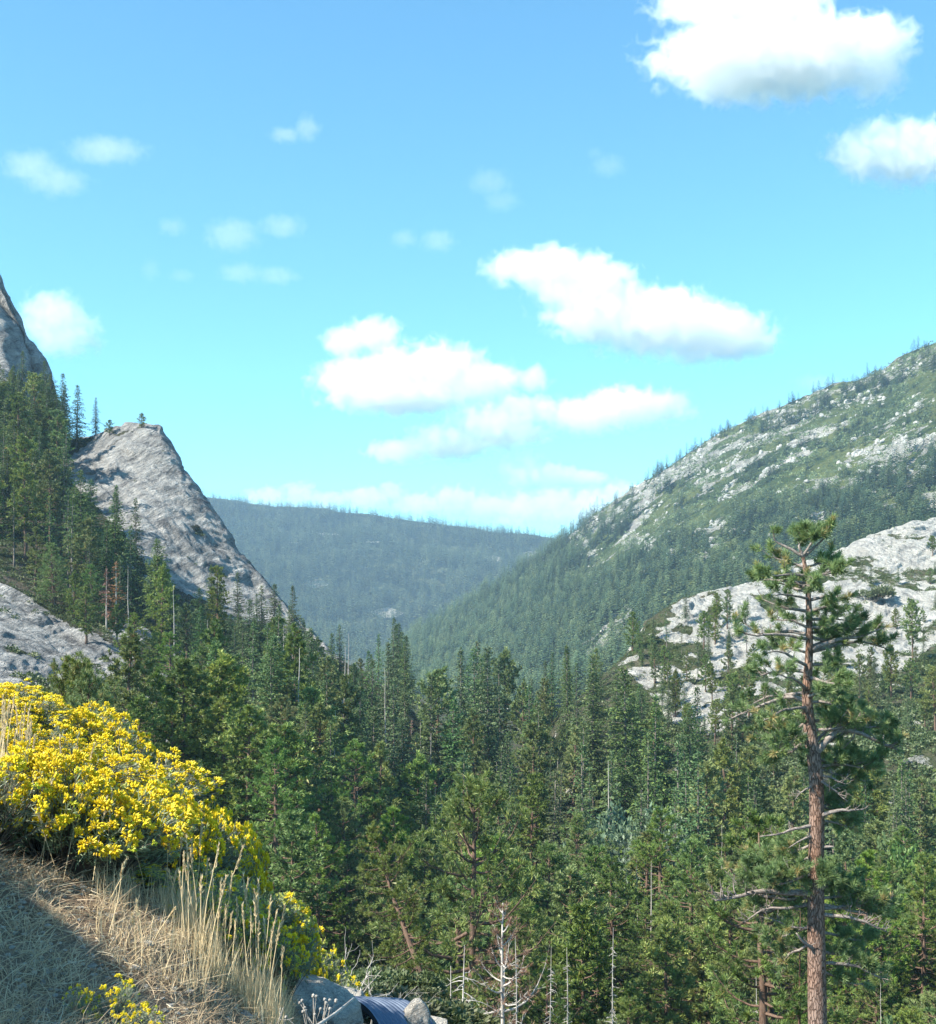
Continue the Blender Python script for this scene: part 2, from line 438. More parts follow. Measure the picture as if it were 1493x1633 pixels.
# steep cliff behind it at the left edge
cl = [(-600, -50, 470), (-120, 300, 480), (-40, 395, 480), (0, 450, 480), (14, 472, 480), (24, 492, 480), (36, 520, 480), (48, 548, 480), (58, 575, 480), (68, 600, 480), (76, 640, 478), (84, 700, 478), (100, 780, 476), (220, 900, 470)]
rows = [[(p - 30, y + 140, 620) for p, y, d in cl], cl,
        [(p - 14, y + 14, d - 12) for p, y, d in cl],
        [(-600, 300, 440), (0, 610, 442), (75, 720, 444), (220, 930, 440)],
        [(-600, 700, 390), (0, 800, 400), (75, 830, 405), (220, 980, 405)]]
G = loft(rows, np.linspace(-600, 220, 330), 240)
G2 = noisy(G, 4.0, 45, 21)
G2 = slabs(G2, 3, 30, 9, math.radians(-60), 23)
G2 = noisy(G2, 0.8, 6, 22)
land("granite_cliff", G2, M_dome, {'rock': 0.9 - 0.35 * sstep(0.1, 0.4, fbm(G / 15, 4, 5))})

# right granite outcrop
oc = [(780, 1300, 320), (900, 1130, 320), (950, 1085, 325), (990, 1052, 330), (1012, 1020, 340), (1030, 994, 348), (1058, 974, 355), (1090, 956, 362), (1120, 950, 368), (1170, 942, 375), (1210, 926, 382),
      (1250, 915, 390), (1290, 904, 398), (1330, 888, 405), (1350, 880, 410), (1385, 862, 418), (1420, 850, 425), (1455, 838, 432), (1493, 830, 440), (1700, 790, 470), (2000, 740, 500)]
rows = [
    [(p, y + 130, d + 130) for p, y, d in oc],
    [(p, y + 14, d + 22) for p, y, d in oc], oc,
    [(780, 1330, 300), (900, 1125, 300), (990, 1090, 305), (1060, 1040, 325), (1130, 1010, 340), (1220, 990, 352), (1350, 945, 372), (1493, 900, 395), (2000, 830, 440)],
    [(780, 1350, 280), (900, 1170, 280), (990, 1140, 285), (1100, 1100, 300), (1200, 1070, 310), (1350, 1030, 325), (1420, 1030, 330), (1493, 1020, 335), (2000, 980, 350)],
    [(780, 1370, 262), (900, 1240, 262), (990, 1210, 265), (1100, 1180, 270), (1200, 1150, 275), (1350, 1120, 275), (1493, 1110, 280), (2000, 1080, 290)],
    [(780, 1400, 235), (900, 1340, 235), (1100, 1290, 240), (1350, 1225, 235), (1493, 1200, 235), (2000, 1180, 240)],
    [(780, 1600, 200), (900, 1560, 200), (1350, 1500, 190), (2000, 1500, 190)]]
G = loft(rows, np.linspace(780, 1900, 620), 420)
px, py = proj(G)
rockz = [(980, 1060), (1030, 960), (1200, 900), (1500, 780), (2000, 700), (2000, 980), (1493, 1030), (1440, 1075), (1330, 1085), (1230, 1110), (1180, 1160), (1140, 1180), (1080, 1170), (1040, 1110)]
rock = np.where(inpoly(px, py, rockz), 1.0, 0.12)
rock -= 0.7 * sstep(0.03, 0.22, fbm(G * [1, 1, 1.6] / 11, 5, 71)) * np.where(px > 1330, 0.75, 1.0)
rock -= 0.6 * sstep(1260, 1080, px) * sstep(-0.08, 0.16, fbm(G / 16, 4, 15))
rock += np.where(rock < 0.3, 0.35 * sstep(0.2, 0.4, fbm(G / 8, 4, 72)), 0)
G2 = noisy(G, 1.8, 34, 31)
G2 = slabs(G2, 1.0, 12, 1.9, math.radians(30), 33, 0.3 + 0.7 * np.clip(rock, 0, 1))
G2 = noisy(G2, 0.4, 2.6, 32)
land("granite_outcrop", G2, M_outcrop, {'rock': rock})
OUT_ROCK = (G2, rock)

# right mountain
mt = [(560, 1075, 2050), (600, 1050, 2030), (660, 1015, 2000), (700, 997, 1980), (740, 972, 1960), (780, 947, 1940), (820, 922, 1920), (860, 897, 1900), (895, 872, 1880), (920, 856, 1870),
      (960, 827, 1850), (1000, 794, 1830), (1040, 768, 1810), (1080, 738, 1790), (1110, 715, 1775), (1140, 696, 1760), (1170, 684, 1750), (1200, 668, 1740), (1245, 655, 1720), (1290, 640, 1700), (1330, 622, 1680),
      (1365, 616, 1670), (1400, 600, 1650), (1430, 580, 1640), (1460, 562, 1620), (1493, 549, 1600), (1700, 430, 1500), (2000, 300, 1400)]
rows = [
    [(p, y + 150, d + 500) for p, y, d in mt], [(p, y + 12, d + 60) for p, y, d in mt], mt,
    [(560, 1085, 1950), (660, 1035, 1850), (740, 1000, 1780), (820, 965, 1720), (900, 915, 1650), (1000, 855, 1580), (1100, 790, 1540), (1250, 720, 1480), (1400, 670, 1420), (1493, 620, 1380), (2000, 420, 1200)],
    [(560, 1095, 1700), (660, 1060, 1600), (740, 1045, 1520), (820, 1020, 1450), (900, 985, 1380), (1000, 930, 1320), (1100, 880, 1280), (1250, 820, 1220), (1400, 780, 1160), (1493, 760, 1100), (2000, 620, 1000)],
    [(560, 1105, 1400), (740, 1080, 1250), (900, 1060, 1080), (1000, 1025, 1000), (1100, 990, 950), (1250, 940, 900), (1400, 900, 850), (1493, 880, 830), (2000, 800, 800)],
    [(560, 1160, 1000), (740, 1150, 900), (900, 1140, 820), (1100, 1090, 740), (1493, 1010, 680), (2000, 950, 650)],
]
G = loft(rows, np.linspace(560, 1900, 640), 460)
px, py = proj(G)
ridge_py = np.interp(px, [m[0] for m in mt], [m[1] for m in mt])
below = py - ridge_py
rockn = fbm(G * [1, 1, 1.3] / 60, 5, 51); rockn2 = fbm(G / 22, 5, 57)
rock = 0.06 + 0.55 * sstep(0.02, 0.35, rockn) * sstep(0.0, 0.2, rockn2 + 0.15)
rock = rock + 0.42 * sstep(60, 15, below) * sstep(880, 940, px) * (rockn2 > -0.15)
band = [(960, 870), (1100, 800), (1190, 740), (1290, 720), (1330, 690), (1240, 690), (1130, 700), (1000, 800), (930, 870)]
band2 = [(1200, 820), (1330, 740), (1420, 690), (1493, 640), (1600, 600), (1600, 700), (1493, 730), (1400, 760), (1300, 790)]
rock = rock + np.where(inpoly(px, py, band), 0.2, 0) * (rockn2 > -0.1) + np.where(inpoly(px, py, band2), 0.22, 0) * (rockn2 > -0.02)
crag = [(925, 1020), (950, 1010), (975, 985), (1000, 960), (1010, 975), (990, 1005), (960, 1030), (930, 1040)]
meadow = [(900, 930), (1010, 840), (1130, 740), (1260, 680), (1493, 590), (1600, 500), (1600, 640), (1493, 700), (1340, 760), (1250, 800), (1120, 850), (1000, 890), (930, 940)]
MEADOW, BAND = meadow, band
low = sstep(880, 1000, py)
rock = rock * (1 - 0.75 * low)
rock = np.where(inpoly(px, py, crag) & (rockn2 > -0.1), 0.8, rock)
G2 = noisy(G, 16, 260, 41, None)
G2 = noisy(G2, 5, 45, 42, None, 0.3 + np.clip(rock, 0, 1))
G2 = noisy(G2, 3.5, 14, 43, None, np.clip(rock - 0.2, 0, 1) * 1.6)
land("right_mountain", G2, M_mtn, {'rock': rock})
MTN = (G2, rock)

# far mountain
fm = [(100, 772, 3900), (260, 785, 3850), (335, 798, 3800), (400, 806, 3800), (440, 811, 3800), (520, 814, 3780), (580, 822, 3760), (640, 830, 3750), (760, 846, 3720), (850, 855, 3700), (900, 863, 3700), (1000, 880, 3700), (1200, 900, 3700)]
rows = [[(p, y + 60, d + 500) for p, y, d in fm], [(p, y + 6, d + 100) for p, y, d in fm], fm,
        [(100, 860, 3500), (500, 870, 3450), (900, 900, 3400), (1200, 930, 3400)],
        [(100, 950, 3100), (500, 960, 3050), (900, 970, 3000), (1200, 990, 3000)],
        [(100, 1050, 2600), (1200, 1050, 2600)], [(100, 1100, 2100), (1200, 1100, 2100)]]
G = loft(rows, np.linspace(100, 1200, 260), 200)
Nn = grid_normals(G)
G2 = G + Nn * (85 * (fbm(G / 420, 4, 61) - 0.1) * sstep(0.28, 0.5, np.linspace(0, 1, G.shape[0]))[:, None])[..., None] + Nn * (10 * fbm(G / 90, 4, 62))[..., None]
px, py = proj(G)
rock = 0.1 + 0 * px
for cx_, cy_, rx, ry in ((525, 852, 26, 9), (590, 872, 16, 7), (785, 888, 26, 6), (618, 968, 30, 9), (470, 868, 12, 6), (845, 880, 14, 5), (505, 938, 24, 4)):
    rock = np.maximum(rock, 0.85 * sstep(1.3, 0.5, np.hypot((px - cx_) / rx, (py - cy_) / ry)))
land("far_mountain", G2, M_far, {'rock': rock})
FARM = (G2, rock)
# ------------------------------------------------------------------ vegetation materials
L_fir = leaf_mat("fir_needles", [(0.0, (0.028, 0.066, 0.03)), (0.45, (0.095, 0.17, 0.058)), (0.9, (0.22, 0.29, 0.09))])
L_pine = leaf_mat("pine_needles", [(0.0, (0.055, 0.10, 0.03)), (0.45, (0.165, 0.23, 0.055)), (0.85, (0.27, 0.32, 0.08)), (1.0, (0.28, 0.2, 0.08))])
L_bright = leaf_mat("young_needles", [(0.0, (0.07, 0.14, 0.03)), (0.5, (0.15, 0.25, 0.05)), (0.9, (0.28, 0.36, 0.08))])
L_dead = leaf_mat("dead_needles", [(0.0, (0.14, 0.07, 0.04)), (0.5, (0.26, 0.13, 0.07)), (1.0, (0.4, 0.24, 0.14))], 0.1)
L_shrub = leaf_mat("shrub_leaves", [(0.0, (0.05, 0.075, 0.025)), (0.5, (0.09, 0.12, 0.045)), (1.0, (0.16, 0.18, 0.08))])
L_willow = leaf_mat("willow_leaves", [(0.0, (0.08, 0.13, 0.08)), (0.5, (0.16, 0.24, 0.15)), (1.0, (0.26, 0.34, 0.22))])
L_aspen = leaf_mat("aspen_leaves", [(0.0, (0.06, 0.10, 0.03)), (0.5, (0.11, 0.17, 0.05)), (1.0, (0.18, 0.24, 0.07))])
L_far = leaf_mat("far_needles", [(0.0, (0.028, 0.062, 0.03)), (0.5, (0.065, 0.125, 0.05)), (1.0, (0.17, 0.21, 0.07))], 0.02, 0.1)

def wood_mat(name, a, b, scale=6, zs=0.15):
    m, nt, N, L, out = mat_new(name)
    co = coords(nt, (1, 1, zs))
    n = noise(nt, scale, 8, 0.7, co, 0.6)
    principled(nt, out, ramp(nt, [(0.36, a), (0.62, b)], n), 0.9, n, 0.9, 0.06, 0.1)
    return m
W_bark = wood_mat("pine_bark", (0.07, 0.045, 0.035), (0.20, 0.135, 0.10))
W_fir = wood_mat("fir_bark", (0.10, 0.085, 0.075), (0.26, 0.22, 0.19))
W_snag = wood_mat("weathered_wood", (0.26, 0.24, 0.22), (0.55, 0.51, 0.46), 4)
W_dark = wood_mat("dark_bark", (0.05, 0.03, 0.025), (0.17, 0.10, 0.07))

# ------------------------------------------------------------------ tree prototypes (base at origin, metres)
def trunk(mb, H, r0, r, lean=0.01, sides=7, n=9, top=0.02):
    t = np.linspace(0, 1, n)
    off = np.cumsum(r.normal(size=(n, 2)) * lean * H / n, 0); off -= off[0]
    P = np.stack([off[:, 0], off[:, 1], t * H], -1)
    tube(mb, P, r0 * (1 - t) ** 0.85 * (1 + 0.25 * np.exp(-t * 18)) + top, sides)
    return lambda z: np.array([np.interp(z, P[:, 2], P[:, 0]), np.interp(z, P[:, 2], P[:, 1]), z])

def fir(H, R, seed, nb=120, base=0.12, prof=0.85, bl=0.72, bw=0.25, step=0.40, K=3, droop=0.15, irr=0.25, gaps=0.12):
    """spire-shaped fir: tiers of flat drooping sprays"""
    r = np.random.default_rng(seed); wd, lf = MB(), MB()
    tp = trunk(wd, H, 0.011 * H, r)
    az = 0.0
    lop = r.uniform(0, 6.28)
    for i in range(nb):
        t = base + (0.99 - base) * max(0.0, (i + r.uniform(-.5, .5)) / nb) ** 0.9
        t = min(max(t, base), 0.985)
        az += 2.4 + r.normal() * 0.3
        if r.random() < gaps: continue
        u = (1 - t) / (1 - base)
        L = R * (u ** prof) * (1 + irr * r.normal()) * (1 + 0.12 * math.cos(az - lop)) * (0.85 + 0.15 * math.sin(t * 23 + seed)) + 0.03 * H * 0.3
        L = max(L * min(1, 0.45 + 2.2 * (t - base) / (1 - base) + 0.3), 0.25)
        el = math.radians(-18 + 62 * t ** 2.2 + r.normal() * 7)
        o = tp(t * H); d = np.array([math.cos(az) * math.cos(el), math.sin(az) * math.cos(el), math.sin(el)])
        n = max(2, int(L / step)); s = (np.arange(n) + r.uniform(0.2, 0.8, n)) / n
        P = o + d * (s * L)[:, None]; P[:, 2] -= droop * L * s ** 2 * (1 - t)
        if L > 1.0 and i % 2 == 0:
            tube(wd, np.stack([o, o + d * L * 0.5, P[-1]]), [0.012 * L + .015, 0.01, 0.004], 3, cap=False)
        sd = np.array([-math.sin(az), math.cos(az), 0])
        hw = 0.36 * L * (1 - s) ** 0.7 * (0.35 + s) + 0.12
        for sg in (-1, 1):
            C = P + sd * (sg * hw * r.uniform(0.05, 0.75, n))[:, None] + r.normal(size=(n, 3)) * [0.05, 0.05, 0.07]
            D = d * 0.8 + sd * sg * 0.75 + np.array([0, 0, -0.3])
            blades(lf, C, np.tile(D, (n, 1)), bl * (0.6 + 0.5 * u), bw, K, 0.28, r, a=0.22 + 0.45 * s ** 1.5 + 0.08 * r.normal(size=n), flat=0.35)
    top = tp(0.97 * H)
    blades(lf, np.stack([top, tp(0.99 * H), tp(0.94 * H)]), np.array([[0, 0, 1.0]] * 3), 0.7, 0.14, 6, 0.35, r, a=0.6)
    return wd, lf

def pine(H, R, seed, nb=42, base=0.3, tuft=0.45, tw=0.06, K=12, subs=4, wide=0.5, dead=4, irr=0.35, r0=0.017, stepk=0.6, round_=1.0):
    """open-crowned yellow pine: irregular limbs ending in tufts"""
    r = np.random.default_rng(seed); wd, lf = MB(), MB()
    tp = trunk(wd, H, r0 * H, r, 0.03, 8, 11, 0.03)
    az = r.uniform(0, 6)
    for i in range(nb):
        t = base + (0.985 - base) * (i + r.uniform(-.6, .6)) / nb
        t = min(max(t, base), 0.98); az += 2.4 + r.normal() * 0.5
        u = (1 - t) / (1 - base)
        shape = (math.sin(min(1, u * 1.25 + 0.06) * math.pi * 0.5) ** 0.9) * (1 - 0.35 * round_ * max(0, u - 0.6) / 0.4)
        L = max(R * shape * (1 + irr * r.normal()), 0.35)
        el = math.radians(-12 + 60 * t ** 2 + r.normal() * 11)
        o = tp(t * H); d = np.array([math.cos(az) * math.cos(el), math.sin(az) * math.cos(el), math.sin(el)])
        s = np.linspace(0, 1, 5); P = o + d * (s * L)[:, None] + np.cumsum(r.normal(size=(5, 3)) * 0.035 * L, 0) * s[:, None]
        P[:, 2] += 0.22 * L * s ** 2.5 - 0.1 * L * np.sin(s * 3.14)
        tube(wd, P, np.linspace(0.018 * L + .03, 0.012, 5), 4, cap=False)
        tips, dirs = [P[-1]], [P[-1] - P[-2]]
        for k in range(max(2, int(subs * (0.4 + L / R * 0.8)))):
            q = r.uniform(0.3, 0.98); p = np.array([np.interp(q, s, P[:, j]) for j in range(3)])
            dd = unit(d + 0.75 * r.normal(size=3) * [1, 1, 0.45] + [0, 0, 0.3]); l2 = L * r.uniform(0.15, 0.42)
            e = p + dd * l2
            tube(wd, np.stack([p, e]), [0.018, 0.008], 3, cap=False)
            tips += [e, p + dd * l2 * 0.6]; dirs += [dd + [0, 0, .4], dd + [0, 0, .6]]
        tips, dirs = np.array(tips), np.array(dirs)
        blades(lf, tips, dirs, tuft, tw, K, wide, r, a=0.42 + 0.2 * r.normal(size=len(tips)))
    for i in range(dead):      # bare lower limbs
        t = r.uniform(base * 0.45, base * 1.1); az += 2.4; L = R * r.uniform(0.25, 0.6)
        o = tp(t * H); d = np.array([math.cos(az), math.sin(az), r.uniform(-0.4, 0.1)])
        tube(wd, np.stack([o, o + d * L * .5, o + d * L + [0, 0, 0.15 * L]]), [0.045, 0.03, 0.01], 4, cap=False)
    top = tp(0.98 * H)
    blades(lf, np.stack([top, top + [0.1, 0, .15], tp(.96 * H)]), np.array([[0, 0, 1.0]] * 3), tuft * 1.1, tw, K, 0.6, r, a=0.6)
    return wd, lf

def snag(H, seed, r0=0.0075, nb=26, Lb=0.09, droop=0.2, twigs=0, base=0.2, br=0.012, top=0.015):
    r = np.random.default_rng(seed); wd = MB(); bs = MB()
    tp = trunk(wd, H, r0 * H, r, 0.02, 7, 9, top)
    az = 0
    for i in range(nb):
        t = r.uniform(base, 0.95); az += 2.4 + r.normal() * .4; L = Lb * H * (1.15 - t) * r.uniform(0.35, 1.2)
        o = tp(t * H); d = np.array([math.cos(az), math.sin(az), r.uniform(-0.3, 0.3)])
        s = np.linspace(0, 1, 5); P = o + d * (s * L)[:, None]; P[:, 2] -= droop * L * s ** 2
        P += r.normal(size=(5, 3)) * 0.03 * L * s[:, None]
        tube(bs, P, np.linspace(0.012 * L + br, br * 0.5, 5), 4, cap=False)
        for k in range(twigs):
            q = r.integers(1, 5); e = P[q] + (d * 0.5 + r.normal(size=3) * 0.5) * L * 0.3
            tube(bs, np.stack([P[q], e]), [br * 0.8, br * 0.4], 3, cap=False)
    return wd, bs

def bush(R, Hh, seed, n=500, bl=0.25, bw=0.12, K=3, stems=14):
    """rounded shrub of leafy shoots with gaps"""
    r = np.random.default_rng(seed); wd, lf = MB(), MB()
    lobes = [(r.uniform(0, 6.28), r.uniform(0.0, 0.65) * R, r.uniform(0.45, 0.9) * Hh, r.uniform(0.35, 0.6) * R) for _ in range(7)]
    for a_, d_, h_, w_ in lobes:
        c0 = np.array([math.cos(a_) * d_, math.sin(a_) * d_, h_ * 0.55])
        D = unit(r.normal(size=(n // 7, 3))); D[:, 2] = np.abs(D[:, 2]) * 1.1 - 0.15
        C = c0 + D * [w_, w_, h_ * 0.5] * r.uniform(0.5, 1.0, (n // 7, 1))
        blades(lf, C, D + [0, 0, 0.3], bl, bw, K, 0.6, r, a=0.5 + 0.18 * r.normal(size=len(C)))
        for k in range(max(1, stems // 7)):
            tube(wd, np.stack([[0, 0, -0.1], c0 * [0.5, 0.5, 0.6], c0 + r.normal(size=3) * w_ * .4]), [0.03, 0.022, 0.008], 4, cap=False)
    return wd, lf

PROTO = {}
L_yellowgreen = leaf_mat("yellowgreen_needles", [(0.0, (0.06, 0.11, 0.025)), (0.45, (0.15, 0.22, 0.045)), (0.9, (0.28, 0.34, 0.08))])  # yellow-green needles of the rounded valley pine
def proto(key, wd, lf, wmat, lmat, H, crown_name="crown", trunk_name="trunk"):
    def mk(nm, mb, mt, sm):
        V, T, A = mb.arrays(); return mesh_of(nm, V, T, {'v': A}, sm, [mt])
    PROTO.setdefault(key, []).append((mk(trunk_name, wd, wmat, True), mk(crown_name, lf, lmat, False), H, trunk_name, crown_name))

for s in range(7):
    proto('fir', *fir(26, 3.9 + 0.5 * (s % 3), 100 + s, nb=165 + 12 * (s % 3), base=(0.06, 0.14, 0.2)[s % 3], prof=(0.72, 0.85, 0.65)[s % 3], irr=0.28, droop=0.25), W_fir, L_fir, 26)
for s in range(3):
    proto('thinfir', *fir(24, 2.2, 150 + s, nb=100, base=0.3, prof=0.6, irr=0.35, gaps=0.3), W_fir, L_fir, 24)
for s in range(6):
    proto('pine', *pine(24, 3.6, 200 + s, nb=60, base=(0.14, 0.22, 0.34)[s % 3], tuft=0.7, tw=0.16, K=13, subs=8, wide=0.6, irr=0.3), W_bark, L_pine, 24)
for s in range(5):     # nearer, fine-needled
    proto('nearpine', *pine(20, 3.4, 230 + s, nb=72, base=(0.12, 0.2, 0.3)[s % 3], tuft=0.36, tw=0.04, K=26, subs=10, wide=0.62, irr=0.3), W_bark, L_pine, 20)
proto('yellowgreen_pine', *pine(20, 3.8, 251, nb=80, base=0.22, tuft=0.4, tw=0.045, K=24, subs=10, wide=0.62, irr=0.3), W_bark, L_yellowgreen, 20)
for s in range(4):     # young dense conical pines with bright tips
    proto('youngpine', *pine(16, 2.9, 260 + s, nb=86, base=0.06, tuft=0.34, tw=0.042, K=24, subs=9, wide=0.5, irr=0.18, dead=0, round_=-0.3), W_bark, L_bright, 16)
for s in range(5):
    w_, b_ = snag(20, 300 + s, nb=(18, 30, 42)[s % 3], Lb=(0.05, 0.09, 0.12)[s % 3])
    proto('snag', w_, b_, W_snag, W_snag, 20, "branches")
proto('bigsnag', *snag(20, 333, nb=120, Lb=0.15, droop=0.4, twigs=3, base=0.4, br=0.014, top=0.008), W_snag, W_snag, 20, 'branches')
for s in range(3): proto('bigsnag', *snag(20, 334 + s, nb=100, Lb=(0.05, 0.09, 0.13)[s], droop=0.2, twigs=2, base=0.4, br=0.016, top=0.008, r0=0.006), W_snag, W_snag, 20, 'branches')
for s in range(2):
    proto('deadfir', *fir(24, 2.4, 320 + s, nb=90, base=0.25, prof=0.6, irr=0.35, gaps=0.35, droop=0.5), W_snag, L_dead, 24)
for s in range(4):
    proto('bush', *bush(1.6, 1.5, 340 + s, n=560), W_fir, L_shrub, 1.5, "foliage", "stems")
for s in range(3):
    proto('willow', *bush(2.6, 4.5, 350 + s, n=2400, bl=0.26, bw=0.11), W_fir, L_willow, 4.5, "foliage", "stems")
for s in range(3):
    proto('aspen', *bush(2.4, 7, 360 + s, n=2600, bl=0.24, bw=0.16), W_fir, L_aspen, 7, "foliage", "stems")

for s in range(2):
    proto('deadpine', *pine(20, 3.0, 380 + s, nb=60, base=0.2, tuft=0.3, tw=0.03, K=9, subs=9, wide=0.7, irr=0.35, r0=0.011), W_snag, L_dead, 20)
prand = random.Random(11)
def plant(key, pos, H, label, cat, group, name, k=None, wid=1.0, lean=(0, 0)):
    """one thing: an Empty with its trunk and its crown"""
    P = PROTO[key]; tm, cm, H0, tn, cn = P[prand.randrange(len(P)) if k is None else k]
    e = empty(name, tuple(pos), prand.uniform(0, 6.28))
    s = H / H0; w = s * wid * prand.uniform(0.9, 1.1)
    e.scale = (w, w, s)
    e.rotation_euler = (lean[0] + prand.gauss(0, 0.012), lean[1] + prand.gauss(0, 0.012), e.rotation_euler[2])
    for nm, me in ((tn, tm), (cn, cm)):
        o = bpy.data.objects.new(nm, me); COL.objects.link(o); o.parent = e
    tag(e, label, cat, group)
    return e
# ------------------------------------------------------------------ forests too far off to count (one object each)
def far_tree(r, n_b, ragged=0.3):
    """unit-height small conifer, a few dozen drooping sprays round a stem"""
    mb = MB()
    t = np.linspace(0.08, 0.97, n_b) ** 0.9; az = np.arange(n_b) * 2.4 + r.normal(size=n_b) * .3
    L = 0.17 * (1 - t) ** 0.75 * (1 + ragged * r.normal(size=n_b)) + 0.015
    o = np.stack([0 * t, 0 * t, t + 0.02], -1)
    d = np.stack([np.cos(az), np.sin(az), -0.25 + 0.5 * t], -1)
    sd = np.stack([-np.sin(az), np.cos(az), 0 * t], -1)
    e = o + d * L[:, None]
    V = np.stack([o + [0, 0, 0.035], e + sd * L[:, None] * 0.26, e + d * 0.02, e - sd * L[:, None] * 0.26], 1).reshape(-1, 3)
    V[:, 2] = np.maximum(V[:, 2], 0.01)
    i = np.arange(n_b)[:, None] * 4
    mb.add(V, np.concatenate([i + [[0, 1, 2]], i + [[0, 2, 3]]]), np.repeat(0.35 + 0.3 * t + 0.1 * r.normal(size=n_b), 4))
    mb.add([[0.012, 0, 0], [-0.008, 0.01, 0], [-0.008, -0.01, 0], [0, 0, 1.0]], [[0, 1, 3], [1, 2, 3], [2, 0, 3]], 0.1)
    return mb.arrays()

def far_bush(r, n):
    """unit-height mound of small leafy kites"""
    mb = MB(); D = unit(r.normal(size=(n, 3))); D[:, 2] = np.abs(D[:, 2])
    C = D * [0.62, 0.62, 0.8] * r.uniform(0.55, 1.05, (n, 1)) * (1 + 0.25 * vnoise(D * 2 + r.uniform(0, 50), 3))[:, None]
    blades(mb, C, D + [0, 0, 0.2], 0.26, 0.2, 1, 0.5, r, a=0.5 + 0.15 * r.normal(size=n)); return mb.arrays()

def forest(name, pts, hs, nb, label, seed, wid=1.0, mat=None, bushy=False):
    r = np.random.default_rng(seed); tpl = [(far_bush if bushy else far_tree)(r, nb) for _ in range(8)]
    Vs, Ts, As, n = [], [], [], 0
    which = r.integers(0, 8, len(pts)); th = r.uniform(0, 6.28, len(pts)); col = r.normal(size=len(pts)) * 0.26
    w = r.uniform(0.75, 1.35, len(pts)) * wid
    for k in range(8):
        sel = np.where(which == k)[0]
        if len(sel) == 0: continue
        V, T, A = tpl[k]; c_, s_ = np.cos(th[sel]), np.sin(th[sel])
        x = V[None, :, 0] * w[sel, None]; y = V[None, :, 1] * w[sel, None]
        VV = np.stack([x * c_[:, None] - y * s_[:, None], x * s_[:, None] + y * c_[:, None], np.broadcast_to(V[:, 2], x.shape)], -1) * hs[sel][:, None, None] + pts[sel][:, None]
        TT = T[None] + (np.arange(len(sel)) * len(V))[:, None, None] + n
        Vs.append(VV.reshape(-1, 3)); Ts.append(TT.reshape(-1, 3)); As.append((A[None] + col[sel][:, None]).ravel()); n += len(V) * len(sel)
    o = build(name, np.concatenate(Vs), np.concatenate(Ts), mat or L_far, attrs={'v': np.clip(np.concatenate(As), 0, 1)})
    tag(o, label, "forest", kind="stuff"); return o

def scatter(G, n, seed, dens):
    """random points on a grid surface, density per unit area times dens(G)"""
    r = np.random.default_rng(seed)
    a, b, c_ = G[:-1, :-1], G[1:, :-1], G[:-1, 1:]
    area = np.linalg.norm(np.cross(b - a, c_ - a), axis=-1) * dens[:-1, :-1]
    p = area.ravel() / area.sum(); idx = r.choice(len(p), n, p=p)
    i, j = np.unravel_index(idx, area.shape); u, v = r.random(n)[:, None], r.random(n)[:, None]
    d = G[1:, 1:][i, j]
    return (a[i, j] * (1 - u) * (1 - v) + b[i, j] * u * (1 - v) + c_[i, j] * (1 - u) * v + d * u * v), i, j

# right mountain
G, rk = MTN; px, py = proj(G)
md = inpoly(px, py, MEADOW).astype(float); ridge_py = np.interp(px, [m[0] for m in mt], [m[1] for m in mt])
clump = fbm(G / 70, 4, 81)
dens = (1 - 0.9 * sstep(0.35, 0.6, rk)) * (1 - md * 0.93 * sstep(0.35, 0.0, clump - 0.0)) 
dens *= 0.25 + 0.75 * sstep(-0.25, 0.1, clump)
dens = np.maximum(dens, 0.9 * (py > 900) * (1 - 0.8 * sstep(0.5, 0.7, rk)))
dens *= (px < 1560) * (px > 600) * (py < 1130)
dens = np.maximum(dens, 0.08 * (np.abs(py - ridge_py) < 7) * (px < 1350) * (px > 640))
dens[:120] = 0
P, i, j = scatter(G, 5600, 5, dens)
qx, qy = proj(P); hs = np.random.default_rng(3).uniform(10, 27, len(P)) * (1 - 0.35 * md[i, j]) * (0.75 + 0.25 * sstep(650, 850, qy))
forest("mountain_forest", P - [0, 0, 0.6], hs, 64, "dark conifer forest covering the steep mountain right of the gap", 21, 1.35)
# pale blocks of fallen granite
def rubble(name, G, n, seed, dens, hs, label):
    r = np.random.default_rng(seed); P, i, j = scatter(G, n, seed, dens); V0, T0 = ico(2); Vs = []
    for p in P:
        V = V0.copy()
        for k in range(5): nn_ = unit(r.normal(size=3)); V = V - np.maximum(V @ nn_ - r.uniform(.5, .8), 0)[:, None] * nn_
        s = hs[0] + (hs[1] - hs[0]) * r.random() ** 3; Vs.append(V * s * r.uniform(0.6, 1.3, 3) + p)
    T = (T0[None] + np.arange(n)[:, None, None] * len(V0)).reshape(-1, 3); V = np.concatenate(Vs)
    o = build(name, V, T, M_outcrop, attrs={'rock': np.ones(len(V))}); tag(o, label, "rocks", kind="stuff")
rd = (px < 1540) * (px > 660) * (np.arange(G.shape[0]) > 150)[:, None] * (0.06 + sstep(0.2, 0.5, rk)) * (1 - 0.8 * sstep(880, 980, py)) * (fbm(G / 30, 3, 99) > 0.0)
rubble("mountain_rubble", G, 1700, 71, rd, (0.8, 4.0), "pale granite blocks scattered over the upper slope of the right mountain")
# low brush and round oaks between them
P, i, j = scatter(G, 5200, 6, (px < 1560) * (px > 600) * (py < 1130) * (0.25 + sstep(0, 0.3, fbm(G / 40, 3, 83))) * (np.arange(G.shape[0]) > 120)[:, None])
forest("mountain_brush", P - [0, 0, 0.3], np.random.default_rng(4).uniform(3, 7, len(P)), 30, "low green brush between the conifers of the right mountain", 22, 0.9, L_aspen, True)
